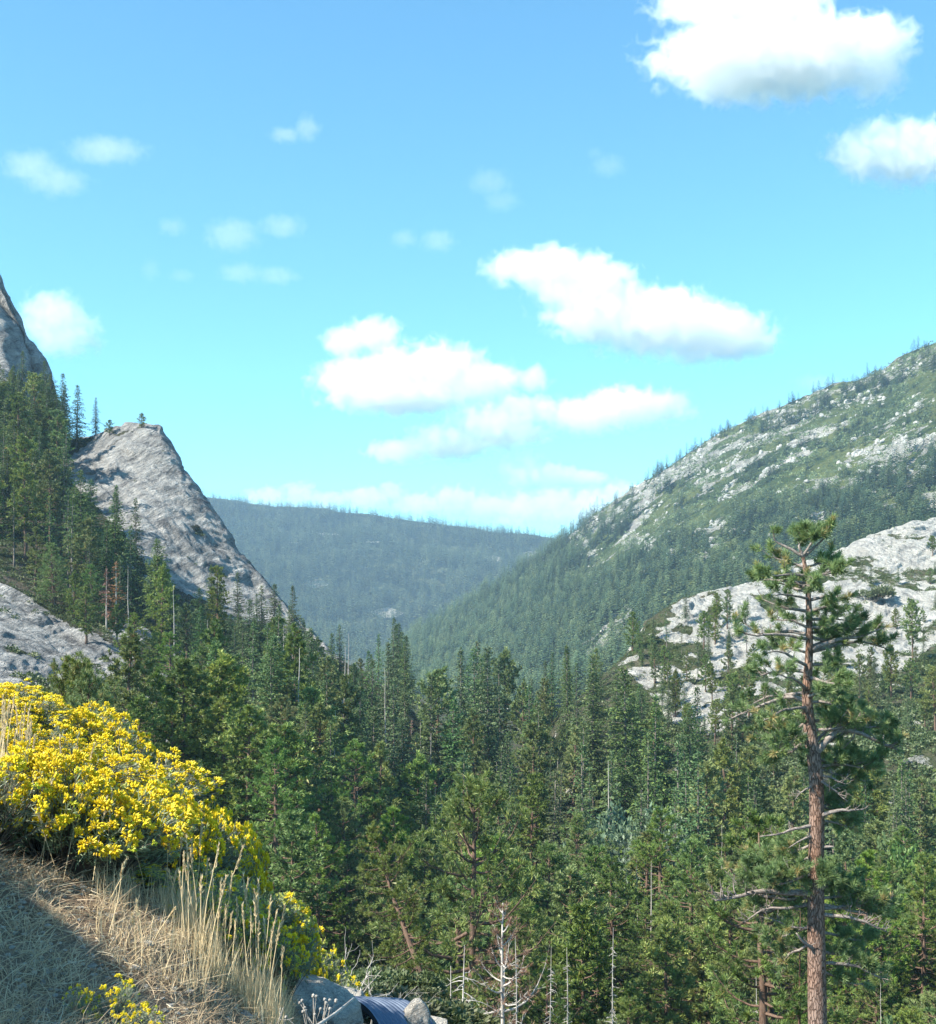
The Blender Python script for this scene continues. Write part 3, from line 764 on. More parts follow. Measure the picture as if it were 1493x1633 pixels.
# far mountain
G, rk = FARM; px, py = proj(G)
dens = (1 - 0.92 * sstep(0.3, 0.6, rk)) * (px > 250) * (px < 1050) * (py < 1080) * (0.55 + 0.45 * sstep(-0.2, 0.2, fbm(G / 120, 3, 88))); dens[:70] = 0
P, i, j = scatter(G, 9000, 8, dens)
hs = np.random.default_rng(5).uniform(22, 46, len(P))
rp = np.array([at(x, np.interp(x, [f[0] for f in fm], [f[1] for f in fm]) + 1, np.interp(x, [f[0] for f in fm], [f[2] for f in fm])) for x in np.sort(np.random.default_rng(9).uniform(300, 960, 330))])
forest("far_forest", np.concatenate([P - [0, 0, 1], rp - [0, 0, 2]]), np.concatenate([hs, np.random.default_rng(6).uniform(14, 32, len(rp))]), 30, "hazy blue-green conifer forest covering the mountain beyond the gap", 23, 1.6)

# ------------------------------------------------------------------ trees one can tell apart
def stand(px, top, base, key, name, label, cat, group, land_=None, wid=1.0, k=None):
    """a tree by its foot and top in the photo, standing on the land there"""
    h = sight(px, base, land_)
    if h is None: return None
    H = (base - top) / F * h.y
    return plant(key, h - Vector((0, 0, 0.3)), H, label, cat, group, name, k, wid)

GH = ["granite_hill", "granite_cliff"]
KIND = {'fir': 'fir_tree', 'thinfir': 'fir_tree', 'pine': 'pine_tree', 'nearpine': 'pine_tree', 'youngpine': 'pine_tree', 'snag': 'dead_tree', 'bigsnag': 'dead_tree', 'deadfir': 'dead_tree', 'deadpine': 'dead_tree', 'yellowgreen_pine': 'pine_tree'}
# notable trees on the left hill  (px, top, base, kind, label)
singles = [
    (226, 657, 682, 'pine', "lone little pine on the very top of the pointed granite dome", 1.6),
    (153, 633, 692, 'fir', "small fir standing apart on the dome's saddle, nearest the lone summit pine", 1.2),
    (122, 613, 716, 'fir', "broad green fir beside the saddle of the dome, left of the small one", 1.35),
    (104, 612, 700, 'thinfir', "slender fir just left of the broad one on the dome's saddle", 1.1),
    (131, 748, 925, 'fir', "tall green fir against the pale slabs below the dome's saddle", 1.1),
    (30, 625, 765, 'pine', "pine with a bare reddish trunk high on the slope under the cliff", 1.2),
    (252, 858, 1010, 'fir', "tall fir standing in front of the dark stained foot of the dome", 1.1),
    (543, 995, 1100, 'fir', "darkest fir, alone in a gap at the right foot of the granite dome", 1.35),
    (175, 668, 694, 'pine', "stubby pine where the bare dome top begins", 1.5),
    (467, 932, 1085, 'fir', "tall pointed fir breaking the dome's outline at its right foot", 1.0),
    (70, 655, 725, 'fir', "fir at the foot of the steep left cliff, touching the sky", 1.3),
]
for x, t, b, k, lb, w in singles:
    for bb in range(b, b + 60, 3):       # the first spot on the hill itself, not on what lies behind it
        h_ = sight(x, bb, ["granite_hill"])
        if h_ is not None and h_.y < 440: break
    stand(x, t, bb, k, KIND[k], lb, "tree", None, ["granite_hill"], w)
stand(186, 895, 1030, 'deadfir', 'dead_tree', "dead conifer with rusty orange needles below the granite dome", "dead tree", None, GH, 1.5, 0)
stand(170, 905, 1005, 'deadfir', 'dead_tree', "smaller half-bare conifer with rusty needles, at the taller rusty one's side", "dead tree", None, GH, 1.2, 1)

r = random.Random(5)
def free(lst, x, y, m):
    return all((x - a) ** 2 + ((y - b) * 2.2) ** 2 > m * m for a, b in lst)
def fill(poly, n, m, hmin, hmax, kinds, label, group, cat="tree", land_=GH, wid=1.0):
    xs_, ys_ = [p[0] for p in poly], [p[1] for p in poly]; lst = []; tries = 0
    while len(lst) < n and tries < n * 60:
        tries += 1
        x, y = r.uniform(min(xs_), max(xs_)), r.uniform(min(ys_), max(ys_))
        if not inpoly(np.array([x]), np.array([y]), poly)[0] or not free(lst, x, y, m): continue
        h = sight(x, y, land_)
        if h is None: continue
        lst.append((x, y)); k = r.choice(kinds)
        plant(k, h - Vector((0, 0, 0.4)), r.uniform(hmin, hmax), label, cat, group, KIND[k], wid=wid)
# upper left wood under the cliff
fill([(-30, 655), (60, 670), (112, 695), (112, 735), (-30, 730)], 20, 11, 15, 23, ['fir', 'fir', 'pine'],
     "tall dark conifer right against the base of the steep left cliff, overlapping the bare rock", "tall conifers against the left cliff", wid=1.2)
fill([(-60, 640), (60, 650), (95, 700), (120, 760), (110, 800), (-60, 800)], 36, 16, 12, 22, ['fir', 'fir', 'fir', 'pine'],
     "dark conifer in the dense wood climbing to the foot of the steep left cliff", "conifers between the left cliff and the granite dome", wid=1.15)
fill([(-60, 800), (110, 790), (150, 870), (205, 930), (230, 990), (230, 1030), (140, 985), (60, 935), (-60, 890)], 40, 16, 14, 24, ['fir', 'fir', 'pine', 'thinfir'],
     "conifer in the wood between the pale lower slab and the granite dome", "conifers above the pale lower slab", wid=1.1)
fill([(225, 985), (330, 1010), (400, 1000), (480, 1060), (540, 1120), (520, 1160), (400, 1120), (320, 1075), (225, 1050)], 32, 18, 11, 19, ['fir', 'fir', 'pine', 'fir'],
     "dark conifer crowding the right foot of the granite dome", "conifers along the right foot of the granite dome", wid=1.1)
fill([(40, 915), (150, 985), (220, 1050), (400, 1140), (540, 1220), (540, 1260), (400, 1200), (225, 1120), (60, 960)], 20, 26, 8, 15, ['pine', 'pine', 'youngpine'],
     "small open pine growing along the edge of the pale lower slab", "small pines along the pale lower slab", wid=1.2)
fill([(200, 1150), (400, 1200), (560, 1260), (560, 1420), (440, 1420), (200, 1290)], 26, 30, 11, 19, ['pine', 'pine', 'pine', 'fir'],
     "open grey-green pine on the brushy slope behind the yellow bushes", "pines on the slope behind the yellow bushes", wid=1.1)
fill([(60, 900), (140, 950), (220, 1020), (520, 1150), (520, 1200), (220, 1100)], 7, 40, 14, 20, ['snag'],
     "bare grey dead trunk standing among conifers below the granite dome", "bare grey trunks below the granite dome", "dead tree")

# the valley forest: rows of trees by distance, tops kept to the outline seen in the photo
SKY = np.array([(300, 1020), (400, 975), (440, 960), (470, 950), (500, 1010), (520, 1020), (560, 1055), (585, 1040), (605, 1000), (628, 985), (645, 1000), (660, 1035), (690, 1040), (740, 1035), (770, 1022), (800, 1040), (830, 1055), (860, 1050),
                (890, 1035), (920, 1028), (945, 1020), (970, 1060), (995, 1080), (1040, 1085), (1070, 1110), (1110, 1120), (1150, 1130), (1200, 1170), (1300, 1215), (1360, 1190), (1493, 1180), (1600, 1180)], float)
pts = []
def spot(d0, d1, x0, x1, n, m):
    out_ = []; tries = 0
    while len(out_) < n and tries < n * 50:
        tries += 1
        d = math.sqrt(r.uniform(d0 * d0, d1 * d1)); x_ = r.uniform(x0, x1); X_ = (x_ - CX) / F * d
        if all((X_ - a) ** 2 + (d - b) ** 2 > m * m for a, b, *_ in pts + out_): out_.append((X_, d, x_))
    pts.extend(out_); return out_
n_ind = {}
def add(lst, hmin, hmax, kinds, label, group, wid=1.0, cap=True, cat="tree"):
    for X_, d, x_ in lst:
        z = ground_z(X_, d, ["ground", "granite_hill", "granite_outcrop"]) - 0.3
        H = r.uniform(hmin, hmax); topz = (HOR - np.interp(x_, SKY[:, 0], SKY[:, 1])) / F * d
        if cap == 'sky': H = topz - z - abs(r.gauss(0, 1)) * 2.6 + 0.5
        elif cap: H = min(H, topz - z - r.uniform(1, 4))
        if H < 5: continue
        H = min(H, 42); k = r.choice(kinds); n_ind[k] = n_ind.get(k, 0) + 1
        plant(k, (X_, d, z), H, label, cat, group, KIND[k], wid=wid * (1.0 if H < 28 else 28 / H * 1.05))
# named ones first
def one(px, top, d, key, label, cat="tree", wid=1.0, k=None, lean=(0, 0)):
    X_ = (px - CX) / F * d; z = ground_z(X_, d) - 0.3; H = (HOR - top) / F * d - z; pts.append((X_, d, px))
    return plant(key, (X_, d, z), H, label, cat, None, KIND[key], k, wid, lean)
one(625, 985, 300, 'fir', "tallest fir of the valley forest, rising in front of the blue gap", wid=0.85)
one(602, 1012, 294, 'fir', "second tallest fir, pressed against the left side of the tallest one", wid=0.8)
one(1002, 1065, 225, 'fir', "broad tiered fir with deep shade beside it, left of the pale outcrop's foot", wid=1.0)
one(1042, 1110, 215, 'fir', "shorter tiered fir just right of the broad tiered one", wid=1.0)
one(905, 1030, 270, 'fir', "large dark fir in the middle of the valley forest's skyline", wid=0.95)
one(745, 1252, 98, 'yellowgreen_pine', "rounded yellow-green pine with a crooked dark trunk in the middle of the valley", wid=1.0)
one(1115, 1095, 235, 'fir', "pointed fir whose tip overlaps the foot of the pale outcrop", wid=0.9)
for px_, top_, d_, k_, lb_, w_ in (
    (733, 1505, 62, 'big', "silvery dead tree with drooping bare branches near the bottom edge", 1.7),
    (830, 1490, 75, 0, "thin bare trunk leaning slightly, just right of the silvery dead tree", 0.9),
    (871, 1508, 78, 1, "straight bare stem, second right of the silvery dead tree", 0.8),
    (968, 1478, 80, 0, "tall thin bare trunk, third right of the silvery dead tree", 0.9),
    (912, 1512, 85, 3, "short bare stem with stubby twigs between two thin bare trunks", 1.0),
    (1226, 1560, 70, 1, "thin whitish bare stem just left of the tall pine's base", 0.8),
    (710, 1540, 58, 4, "small bare sapling directly left of the silvery dead tree", 1.0)):
    one(px_, top_, d_, 'bigsnag', lb_, "dead tree", w_ if k_ != 'big' else 1.0, 0 if k_ == 'big' else 1 + k_ % 3)
one(655, 1150, 262, 'deadfir', "rusty brown dead conifer in the valley forest under the blue gap", "dead tree", 0.8)
one(805, 1440, 82, 'deadpine', "brown dying conifer near the bottom edge behind the silvery dead tree", "dead tree", 0.9)

add(spot(262, 325, 380, 1180, 52, 5.6), 24, 34, ['fir'] * 5 + ['pine'], "dark conifer in the back row of the valley forest, its top on the skyline", "skyline conifers of the valley forest", 0.95, 'sky')
add(spot(330, 390, 440, 900, 16, 6), 20, 30, ['fir'], "fir glimpsed between the crowns of the valley forest's back row", "firs glimpsed behind the back row", 0.95)
add(spot(215, 262, 380, 1200, 50, 6.0), 20, 29, ['fir'] * 4 + ['pine', 'thinfir'], "dark conifer in the middle of the valley forest, below its skyline", "conifers in the middle of the valley forest", 0.95)
add(spot(160, 215, 380, 1560, 62, 6.2), 17, 26, ['fir', 'fir', 'pine', 'thinfir'], "green conifer in the lower half of the valley forest", "conifers in the lower half of the valley forest")
add(spot(215, 290, 1200, 1600, 26, 7), 12, 20, ['fir', 'pine'], "conifer on the valley floor beyond the tall pine, under the pale outcrop", "conifers beyond the tall pine")
add(spot(108, 160, 430, 1600, 74, 5.6), 13, 21, ['nearpine', 'pine', 'youngpine'], "green pine in the front part of the valley forest", "pines in the front part of the valley forest", 1.1)
add(spot(64, 108, 560, 1600, 66, 4.6), 9, 16.5, ['nearpine', 'youngpine', 'nearpine'], "nearby bushy pine rising past the bottom edge of the photo", "nearby pines along the bottom edge", 1.15)
# grey snags inside the forest
for X_, d, x_ in spot(170, 285, 420, 1120, 20, 3.0):
    z = ground_z(X_, d, ["ground", "granite_hill"]); plant('snag', (X_, d, z), r.uniform(13, 22), "bare pale dead trunk standing inside the valley forest", "dead tree", "bare pale trunks in the valley forest", 'dead_tree', wid=1.1)
for X_, d, x_ in spot(95, 170, 560, 1560, 10, 3.0):
    z = ground_z(X_, d, ["ground", "granite_hill"]); plant('snag', (X_, d, z), r.uniform(12, 18), "thin bare stem between the green pines of the front forest", "dead tree", "thin bare stems among the front pines", 'dead_tree', wid=0.9)
# willows and aspens glimpsed between
for px_, top_, d_ in ((1010, 1225, 178), (1065, 1235, 175), (940, 1225, 185), (1040, 1255, 170), (990, 1215, 182)):
    X_ = (px_ - CX) / F * d_; z = ground_z(X_, d_); plant('willow', (X_, d_, z), ((HOR - top_) / F * d_ - z) * 0.8, "pale silvery-green willow clump in the middle of the valley forest", "shrub", "silvery-green willows", 'willow', wid=0.8)
for px_, top_, d_ in ((1440, 1290, 150), (1400, 1280, 160), (1475, 1300, 145)):
    X_ = (px_ - CX) / F * d_; z = ground_z(X_, d_); plant('aspen', (X_, d_, z), (HOR - top_) / F * d_ - z, "light green rounded broadleaf tree at the right edge of the valley", "tree", "light green broadleaf trees at the right", 'aspen_tree', wid=0.7)

# right outcrop: scattered pines, named and grouped
OC = ["granite_outcrop"]
for x, t, b, k, lb, w in (
    (1456, 955, 1056, 'pine', "tall thin pine with a bare trunk on the white outcrop near the right edge", 0.9),
    (1396, 935, 960, 'bush', "dark round shrub alone on the bare white granite at the right", 1.0),
    (1262, 1070, 1120, 'pine', "pine in shade on the brushy ledge behind the tall pine's crown", 1.3),
    (1113, 1000, 1085, 'thinfir', "thin dark tree in the middle of the pale outcrop's left part", 0.8),
    (1330, 1000, 1075, 'pine', "open pine just right of the tall pine's crown, below the white granite", 1.3)):
    if k == 'bush': 
        h = sight(x, b, OC); plant('bush', h, (b - t) / F * h.y * 1.3, lb, "shrub", None, "shrub", wid=w)
    else: stand(x, t, b, k, KIND[k], lb, "tree", None, OC, w)
fill([(1000, 1040), (1100, 980), (1220, 960), (1210, 1100), (1100, 1160), (1010, 1100)], 38, 19, 5, 11, ['pine', 'fir', 'thinfir', 'pine'], "small conifer rooted in the cracks of the pale outcrop's left part", "small conifers on the pale outcrop", land_=OC)
fill([(1350, 900), (1493, 850), (1493, 1010), (1370, 1030)], 9, 30, 3, 7, ['pine', 'fir'], "tiny dark conifer dotted on the white granite at the right edge", "tiny conifers on the white granite", land_=OC, wid=1.3)
fill([(985, 1120), (1150, 1150), (1330, 1080), (1493, 1060), (1493, 1180), (1300, 1190), (1100, 1210), (985, 1190)], 34, 24, 7, 14, ['pine', 'fir', 'pine'], "conifer on the brushy lower edge of the pale outcrop", "conifers along the outcrop's lower edge", land_=OC)

def shrubs(name, G, n, seed, dens, hs, label, wid=1.1, mat=None, nb=60, cat="shrubs"):
    P, i, j = scatter(G, n, seed, dens)
    o = forest(name, P - [0, 0, 0.15], np.random.default_rng(seed).uniform(*hs, len(P)), nb, label, seed, wid, mat or L_shrub, True); o["category"] = cat
G, rk = OUT_ROCK; px, py = proj(G); vis = (px < 1560) * (px > 960) * (np.arange(G.shape[0]) > 105)[:, None]
shrubs("outcrop_brush", G, 2600, 31, vis * (sstep(0.7, 0.3, rk) + 0.03), (0.7, 2.2), "olive green brush in the cracks and ledges of the pale granite outcrop", 1.2)
rpx = np.linspace(1100, 1500, 60)
gh = bpy.data.objects["granite_hill"]
G, rk = HILL; px, py = proj(G)
vis = (px < 620) * (px > -80) * (np.arange(G.shape[0]) > 140)[:, None] * (py < 1500)
shrubs("hill_brush", G, 4200, 32, vis * (sstep(0.75, 0.35, rk) + 0.015), (0.5, 1.8), "dull green brush on the rocky slope below and beside the granite dome", 1.2)
# ------------------------------------------------------------------ near bank under the yellow bushes
def brow(zs): return zs
m_, nt, N, L, out = mat_new("dry_bank_earth")
co = coords(nt)
n1 = noise(nt, 5, 8, 0.7, co); n2 = noise(nt, 60, 6, 0.7, co)
ec = ramp(nt, [(0.35, (0.10, 0.065, 0.045)), (0.5, (0.20, 0.145, 0.10)), (0.68, (0.36, 0.29, 0.22))], mixc(nt, 0.5, n1, n2))
principled(nt, out, ec, 0.95, math_(nt, 'ADD', n1, n2), 0.9, 0.02, 0.1)
M_bank = m_
PX = [-500, 0, 150, 300, 430, 560, 700, 850, 1000, 1600]
def R_(pys, ds): return list(zip(PX, pys, ds))
rows = [
    R_([2300, 2300, 2300, 2300, 2400, 2500, 2600, 2600, 2600, 2600], [1.2] * 10),
    R_([1633, 1640, 1645, 1650, 1660, 1740, 1850, 1900, 1950, 2000], [2.4, 2.8, 3.0, 3.3, 3.8, 5.2, 6, 6, 6, 6]),
    R_([1330, 1385, 1430, 1480, 1555, 1700, 1800, 1860, 1900, 2000], [4.2, 3.9, 4.0, 4.2, 4.7, 6.6, 8, 8, 9, 9]),
    R_([1200, 1235, 1320, 1425, 1530, 1690, 1780, 1850, 1900, 2000], [5.5, 5.2, 5.2, 5.3, 6.0, 8.5, 11, 12, 14, 14]),
    R_([1130, 1185, 1295, 1412, 1530, 1680, 1760, 1850, 1900, 2000], [7.0, 6.6, 6.5, 6.4, 7.5, 10, 16, 18, 20, 20]),
    R_([1500, 1500, 1540, 1570, 1610, 1665, 1720, 1830, 1900, 2000], [14, 14, 14, 14, 15, 17, 22, 24, 26, 26]),
    R_([1586, 1586, 1586, 1600, 1605, 1618, 1650, 1800, 1950, 1950], [34] * 10),
    R_([1620, 1620, 1620, 1620, 1610, 1606, 1640, 1850, 1950, 1950], [50] * 10),
    R_([2040] * 10, [76] * 10), R_([2000] * 10, [110] * 10)]
G = loft(rows, np.linspace(-500, 1600, 420), 420)
G[..., 2] += (0.02 * fbm(G / 0.35, 5, 91) * sstep(12, 5, G[..., 1]) + 0.7 * fbm(G / 6, 4, 92) * sstep(14, 30, G[..., 1]))
G = G[::-1]
land("bank", G, M_bank, {'rock': 0 * G[..., 0]})
BK = ["bank"]

M_gran = granite_mat("boulder_granite", (0.88, 0.83, 0.74), (0.55, 0.52, 0.48), (0.5, 0.47, 0.42), (0.4, 0.38, 0.34), (0.3, 0.29, 0.25), 14)
def boulder(pos, rad, seed, label, rot=(0, 0, 0), flat=0.25, group=None, name="boulder", rough=1.0):
    V, T = ico(5); r = np.random.default_rng(seed)
    for k in range(9):      # flat broken faces
        n = unit(r.normal(size=3)); h = r.uniform(0.62, 0.9) if rough > 0.5 else 0.99; dd = V @ n
        V = V - np.maximum(dd - h, 0)[:, None] * n * (1 - flat * 0.3)
    V = V * (1 + rough * 0.09 * fbm(V * 1.6 + seed, 4, seed))[:, None] * (1 + rough * 0.025 * fbm(V * 9 + seed, 4, seed + 3))[:, None] * np.array(rad)
    o = build(name, V, T, M_gran, attrs={'rock': np.ones(len(V))}, smooth=True, loc=tuple(pos)); o.rotation_euler = rot
    tag(o, label, "boulder", group); return o
boulder(at(482, 1648, 5.3), (0.25, 0.22, 0.26), 4, "big pale boulder half buried under dry grass beside the corrugated pipe", (0.2, 0.5, 0.3))
boulder(at(553, 1592, 7.4), (0.10, 0.09, 0.075), 6, "small blue-shaded rock wedged behind the big pale boulder")
boulder(at(532, 1600, 7.1), (0.09, 0.09, 0.06), 7, "low dark rock between the big boulder and the small shaded rock")
boulder(at(572, 1594, 7.9), (0.06, 0.06, 0.035), 8, "sunlit flat stone lying against the pipe's left end")
boulder(at(661, 1638, 7.35), (0.095, 0.10, 0.16), 23, "sunlit cream block of rock at the right end of the pipe", (0.0, 0.1, 0.2))
boulder(at(693, 1640, 7.6), (0.09, 0.09, 0.09), 29, "small sunlit cream stone just right of the cream block")
# unseen boulder, added out of frame to cast the lower left corner's shade
A_, B_ = at(-5, 1385, 3.9), at(196, 1640, 3.05); s_ = np.array(sdir); e_ = unit(B_ - A_)
n_ = unit(np.cross(s_, e_)); n_ = n_ if n_[0] < 0 else -n_
boulder((A_ + B_) / 2 + s_ * 3.3 + n_ * 2.54, (2.6, 2.6, 2.6), 12, "unseen boulder added out of frame to shade the lower left corner", rough=0.2)

# culvert: corrugated steel tube
m_, nt, N, L, out = mat_new("galvanised_steel")
co = coords(nt); n1 = noise(nt, 9, 6, 0.6, co)
principled(nt, out, ramp(nt, [(0.3, (0.10, 0.13, 0.19)), (0.7, (0.19, 0.23, 0.30))], n1), ramp(nt, [(0.3, (0.35,) * 3), (0.7, (0.55,) * 3)], n1), metal=0.75)
p0, p1 = at(535, 1684, 7.0), at(630, 1680, 7.6); ax = unit(p1 - p0); Lp = np.linalg.norm(p1 - p0)
u_ = unit(np.cross(ax, [0, 0, 1])); w_ = np.cross(u_, ax)
nL, nS = 420, 96
tt = np.linspace(0, Lp, nL)[:, None]; th = np.linspace(0, 2 * np.pi, nS, endpoint=False)[None]
RR = 0.30 + 0.017 * np.sin((tt / 0.054 + th / (2 * np.pi)) * 2 * np.pi)
V = ax * tt[..., None] + u_ * (RR * np.cos(th))[..., None] + w_ * (RR * np.sin(th))[..., None]
q = grid_faces(nL, nS + 1); q = (q // (nS + 1)) * nS + (q % (nS + 1)) % nS
culv = empty("culvert_pipe", tuple(p0)); tag(culv, "dark blue corrugated steel culvert pipe in shade between boulders at the bottom edge", "pipe")
o = build("pipe_wall", V.reshape(-1, 3), q, m_, culv, smooth=True)
sol = o.modifiers.new("thickness", 'SOLIDIFY'); sol.thickness = 0.006

# ---- bleached dead shrub, log and leaning pine beyond the boulder
def dead_shrub(base, H, seed, label, cat="dead shrub", name="dead_shrub", lean=(0, 0), r0=0.018, depth=4, group=None):
    r = np.random.default_rng(seed); mb = MB(); MBb = MB()
    def grow(p, d, Ln, rad, lv, tgt):
        n = 5; P = [p]; dd = d
        for k in range(n): dd = unit(dd + r.normal(size=3) * 0.22); P.append(P[-1] + dd * Ln / n)
        tube(tgt, np.array(P), np.linspace(rad, rad * 0.5, n + 1), 5, cap=False)
        if lv == 0: return
        for k in range(r.integers(2, 5)):
            q = r.integers(2, n + 1); nd = unit(dd + r.normal(size=3) * 0.65 + [0, 0, 0.15]); grow(P[q], nd, Ln * r.uniform(0.45, 0.8), rad * 0.5, lv - 1, MBb)
    for k in range(3): grow(np.zeros(3), unit(np.array([lean[0] + r.normal() * .35, r.normal() * .3, 1.0])), H * 0.45, r0, depth - 1, mb)
    e = empty(name, tuple(base)); tag(e, label, cat, group)
    mb.build("stem", W_snag, e, True); MBb.build("twigs", W_snag, e, True); return e
def onbank(px, d, dz=0.0):
    x = (px - CX) / F * d; return np.array([x, d, ground_z(x, d, BK) + dz])
dead_shrub(onbank(548, 13), 1.25, 5, "bleached white dead shrub spreading its bare branches right of the yellow bushes", lean=(0.35, 0), r0=0.022)
dead_shrub(onbank(575, 17), 1.9, 9, "second bleached shrub, fainter, just above the white dead shrub", lean=(0.2, 0), r0=0.016)
dead_shrub(onbank(452, 3.9, -0.03), 0.26, 15, "crooked bare grey twig in the dry grass left of the big boulder", "twig", "dead_twig", lean=(-0.2, 0), r0=0.006, depth=3)
# dry seed stems in front of the pipe
for x_, t_, s_ in ((500, 1588, 1), (520, 1600, 2), (487, 1612, 3), (536, 1596, 4)):
    r = np.random.default_rng(s_); mb, hd = MB(), MB(); d_ = 3.6; b = at(498, 1700, d_); tpp = at(x_, t_, d_) - b
    P = np.array([[0, 0, 0], tpp * 0.5 + [r.normal() * .01, 0, 0], tpp]); tube(mb, P, [0.0028, 0.002, 0.0014], 5)
    for k in range(3):
        e_ = tpp * 0.55 + [r.normal() * 0.025, r.normal() * .02, 0.05 + 0.02 * k]; tube(mb, np.stack([tpp * 0.5, e_]), [0.0018, 0.001], 4); V, T = ico(1); hd.add(V * 0.005 + e_, T, 0.5)
    V, T = ico(1); hd.add(V * [0.006, 0.006, 0.007] + tpp, T, 0.5)
    e = empty("weed_stem", tuple(b)); tag(e, "thin dry weed stem with round seed heads in front of the shaded boulder", "weed", "dry weed stems at the bottom edge")
    mb.build("stem", W_snag, e); hd.build("seed_heads", W_snag, e)["kind"] = "stuff"
mb = MB(); a_, b_ = at(500, 1640, 3.4), at(565, 1592, 3.7); tube(mb, np.array([a_ - (b_ - a_) * .5, a_, (a_ + b_) / 2 + [0, 0, -.004], b_]), [0.006, 0.0055, 0.005, 0.004], 7)
tag(mb.build("fallen_stick", W_snag, smooth=True), "straight pale stick pointing up to the right across the pipe", "stick")
mb = MB(); a_, b_ = onbank(578, 44, 0.35), onbank(652, 46, 0.3); tube(mb, np.array([a_, (a_ * 2 + b_) / 3 + [0, 0, .08], b_]), [0.14, 0.2, 0.26], 10)
tag(mb.build("fallen_log", W_bark, smooth=True), "fallen log lying among low green brush above the pipe", "log")
e = plant('nearpine', onbank(690, 47, -0.3), 7.5, "short pine with a dark trunk leaning strongly left, above the fallen log", "tree", None, "pine_tree", 1, 1.1, (0, -0.62))
rr = random.Random(3)
for k in range(30):
    px_ = rr.uniform(555, 760); d_ = rr.uniform(28, 50)
    plant('bush', onbank(px_, d_, -0.1), rr.uniform(0.5, 1.1), "low green brush patch on the slope above the corrugated pipe", "shrub", "low green brush above the pipe", "shrub", wid=1.2)
for k in range(9):
    px_ = rr.uniform(70, 180); d_ = rr.uniform(22, 34)
    p_ = at(px_, 1, d_); z_ = ground_z(p_[0], d_); tp_ = (HOR - rr.uniform(1035, 1110) - (px_ - 100) * 0.9) / F * d_
    plant('nearpine', (p_[0], d_, z_), max(4, tp_ - z_), "young pine with long needles directly behind the topmost yellow bush", "tree", "young pines behind the topmost yellow bush", "pine_tree", wid=0.8)

# ------------------------------------------------------------------ rubber rabbitbrush
L_rab = leaf_mat("rabbitbrush_leaves", [(0.0, (0.10, 0.14, 0.08)), (0.5, (0.22, 0.28, 0.17)), (1.0, (0.36, 0.42, 0.28))], 0.05, huev=0.3)
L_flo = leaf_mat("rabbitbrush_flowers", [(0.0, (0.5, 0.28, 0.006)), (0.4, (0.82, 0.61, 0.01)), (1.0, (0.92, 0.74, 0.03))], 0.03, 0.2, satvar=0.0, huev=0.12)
L_bud = leaf_mat("rabbitbrush_buds", [(0.0, (0.3, 0.36, 0.05)), (0.5, (0.5, 0.55, 0.08)), (1.0, (0.7, 0.68, 0.1))], 0.02, 0.2, huev=0.1)
OCTV = np.array([[1, 0, 0], [-1, 0, 0], [0, 1, 0], [0, -1, 0], [0, 0, 1], [0, 0, -1]], float)
OCTT = np.array([[0, 2, 4], [2, 1, 4], [1, 3, 4], [3, 0, 4], [2, 0, 5], [1, 2, 5], [3, 1, 5], [0, 3, 5]])
def rabbit(seed, R, Hh, n, bloom, lean=0.0):
    r = np.random.default_rng(seed); st, lf, fl, bd = MB(), MB(), MB(), MB()
    hubs = [(r.normal(size=2) * R * 0.42, r.uniform(0.72, 1.1)) for _ in range(9)]
    for i in range(n):
        hxy, hh = hubs[r.integers(9)]
        a_ = r.uniform(0, 6.28); q = math.sqrt(r.random()); off = np.array([math.cos(a_), math.sin(a_)]) * q * R * 0.48
        xy = hxy + off; rr_ = min(1.0, np.linalg.norm(xy) / (R * 1.15))
        z = Hh * hh * math.sqrt(max(0.04, 1 - (q * 0.85) ** 2)) * (1 - 0.4 * rr_ ** 2) * (r.uniform(0.86, 1.04) if r.random() < 0.6 else r.uniform(0.5, 0.9))
        tip = np.array([xy[0] + lean * z, xy[1], z]); b = np.array([hxy[0] * 0.35, hxy[1] * 0.35, -0.02])
        mid = b * 0.4 + tip * 0.6; mid[:2] -= (tip - b)[:2] * 0.12
        s = np.linspace(0, 1, 5)[:, None]; P = (1 - s) ** 2 * b + 2 * s * (1 - s) * mid + s ** 2 * tip
        tube(st, P, np.linspace(0.0028, 0.0012, 5), 3, cap=False)
        up = unit(P[-1] - P[-2])
        m = 26; t = r.uniform(0.42, 0.98, m); C = np.stack([np.interp(t, s[:, 0], P[:, j]) for j in range(3)], -1)
        blades(lf, C, np.tile(up, (m, 1)) + r.normal(size=(m, 3)) * 0.35, 0.045, 0.0042, 1, 0.25, r, a=0.3 + 0.5 * t)
        hr = r.uniform(0.016, 0.032)
        isb = r.random() < bloom; k = r.integers(20, 38) if isb else r.integers(8, 16)
        D = unit(r.normal(size=(k, 3)) + up * 1.3); w = hr if isb else hr * 0.55
        Cn = tip + up * 0.008 + D * w * r.uniform(0.55, 1.05, (k, 1)) * [1, 1, 0.8]
        ax1 = unit(np.cross(D, [0.3, 0.5, 0.8])); ax2 = np.cross(D, ax1); sz = r.uniform(0.0034, 0.0058, (k, 1, 1)) * (1.0 if isb else 0.75)
        V = Cn[:, None] + sz * (OCTV[None, :, :1] * ax1[:, None] + OCTV[None, :, 1:2] * ax2[:, None] + OCTV[None, :, 2:] * 1.9 * D[:, None])
        T = OCTT[None] + np.arange(k)[:, None, None] * 6
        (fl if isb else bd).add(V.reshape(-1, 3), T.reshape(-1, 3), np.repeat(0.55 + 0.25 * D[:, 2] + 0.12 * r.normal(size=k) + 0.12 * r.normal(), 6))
    return st, lf, fl, bd
RAB = []
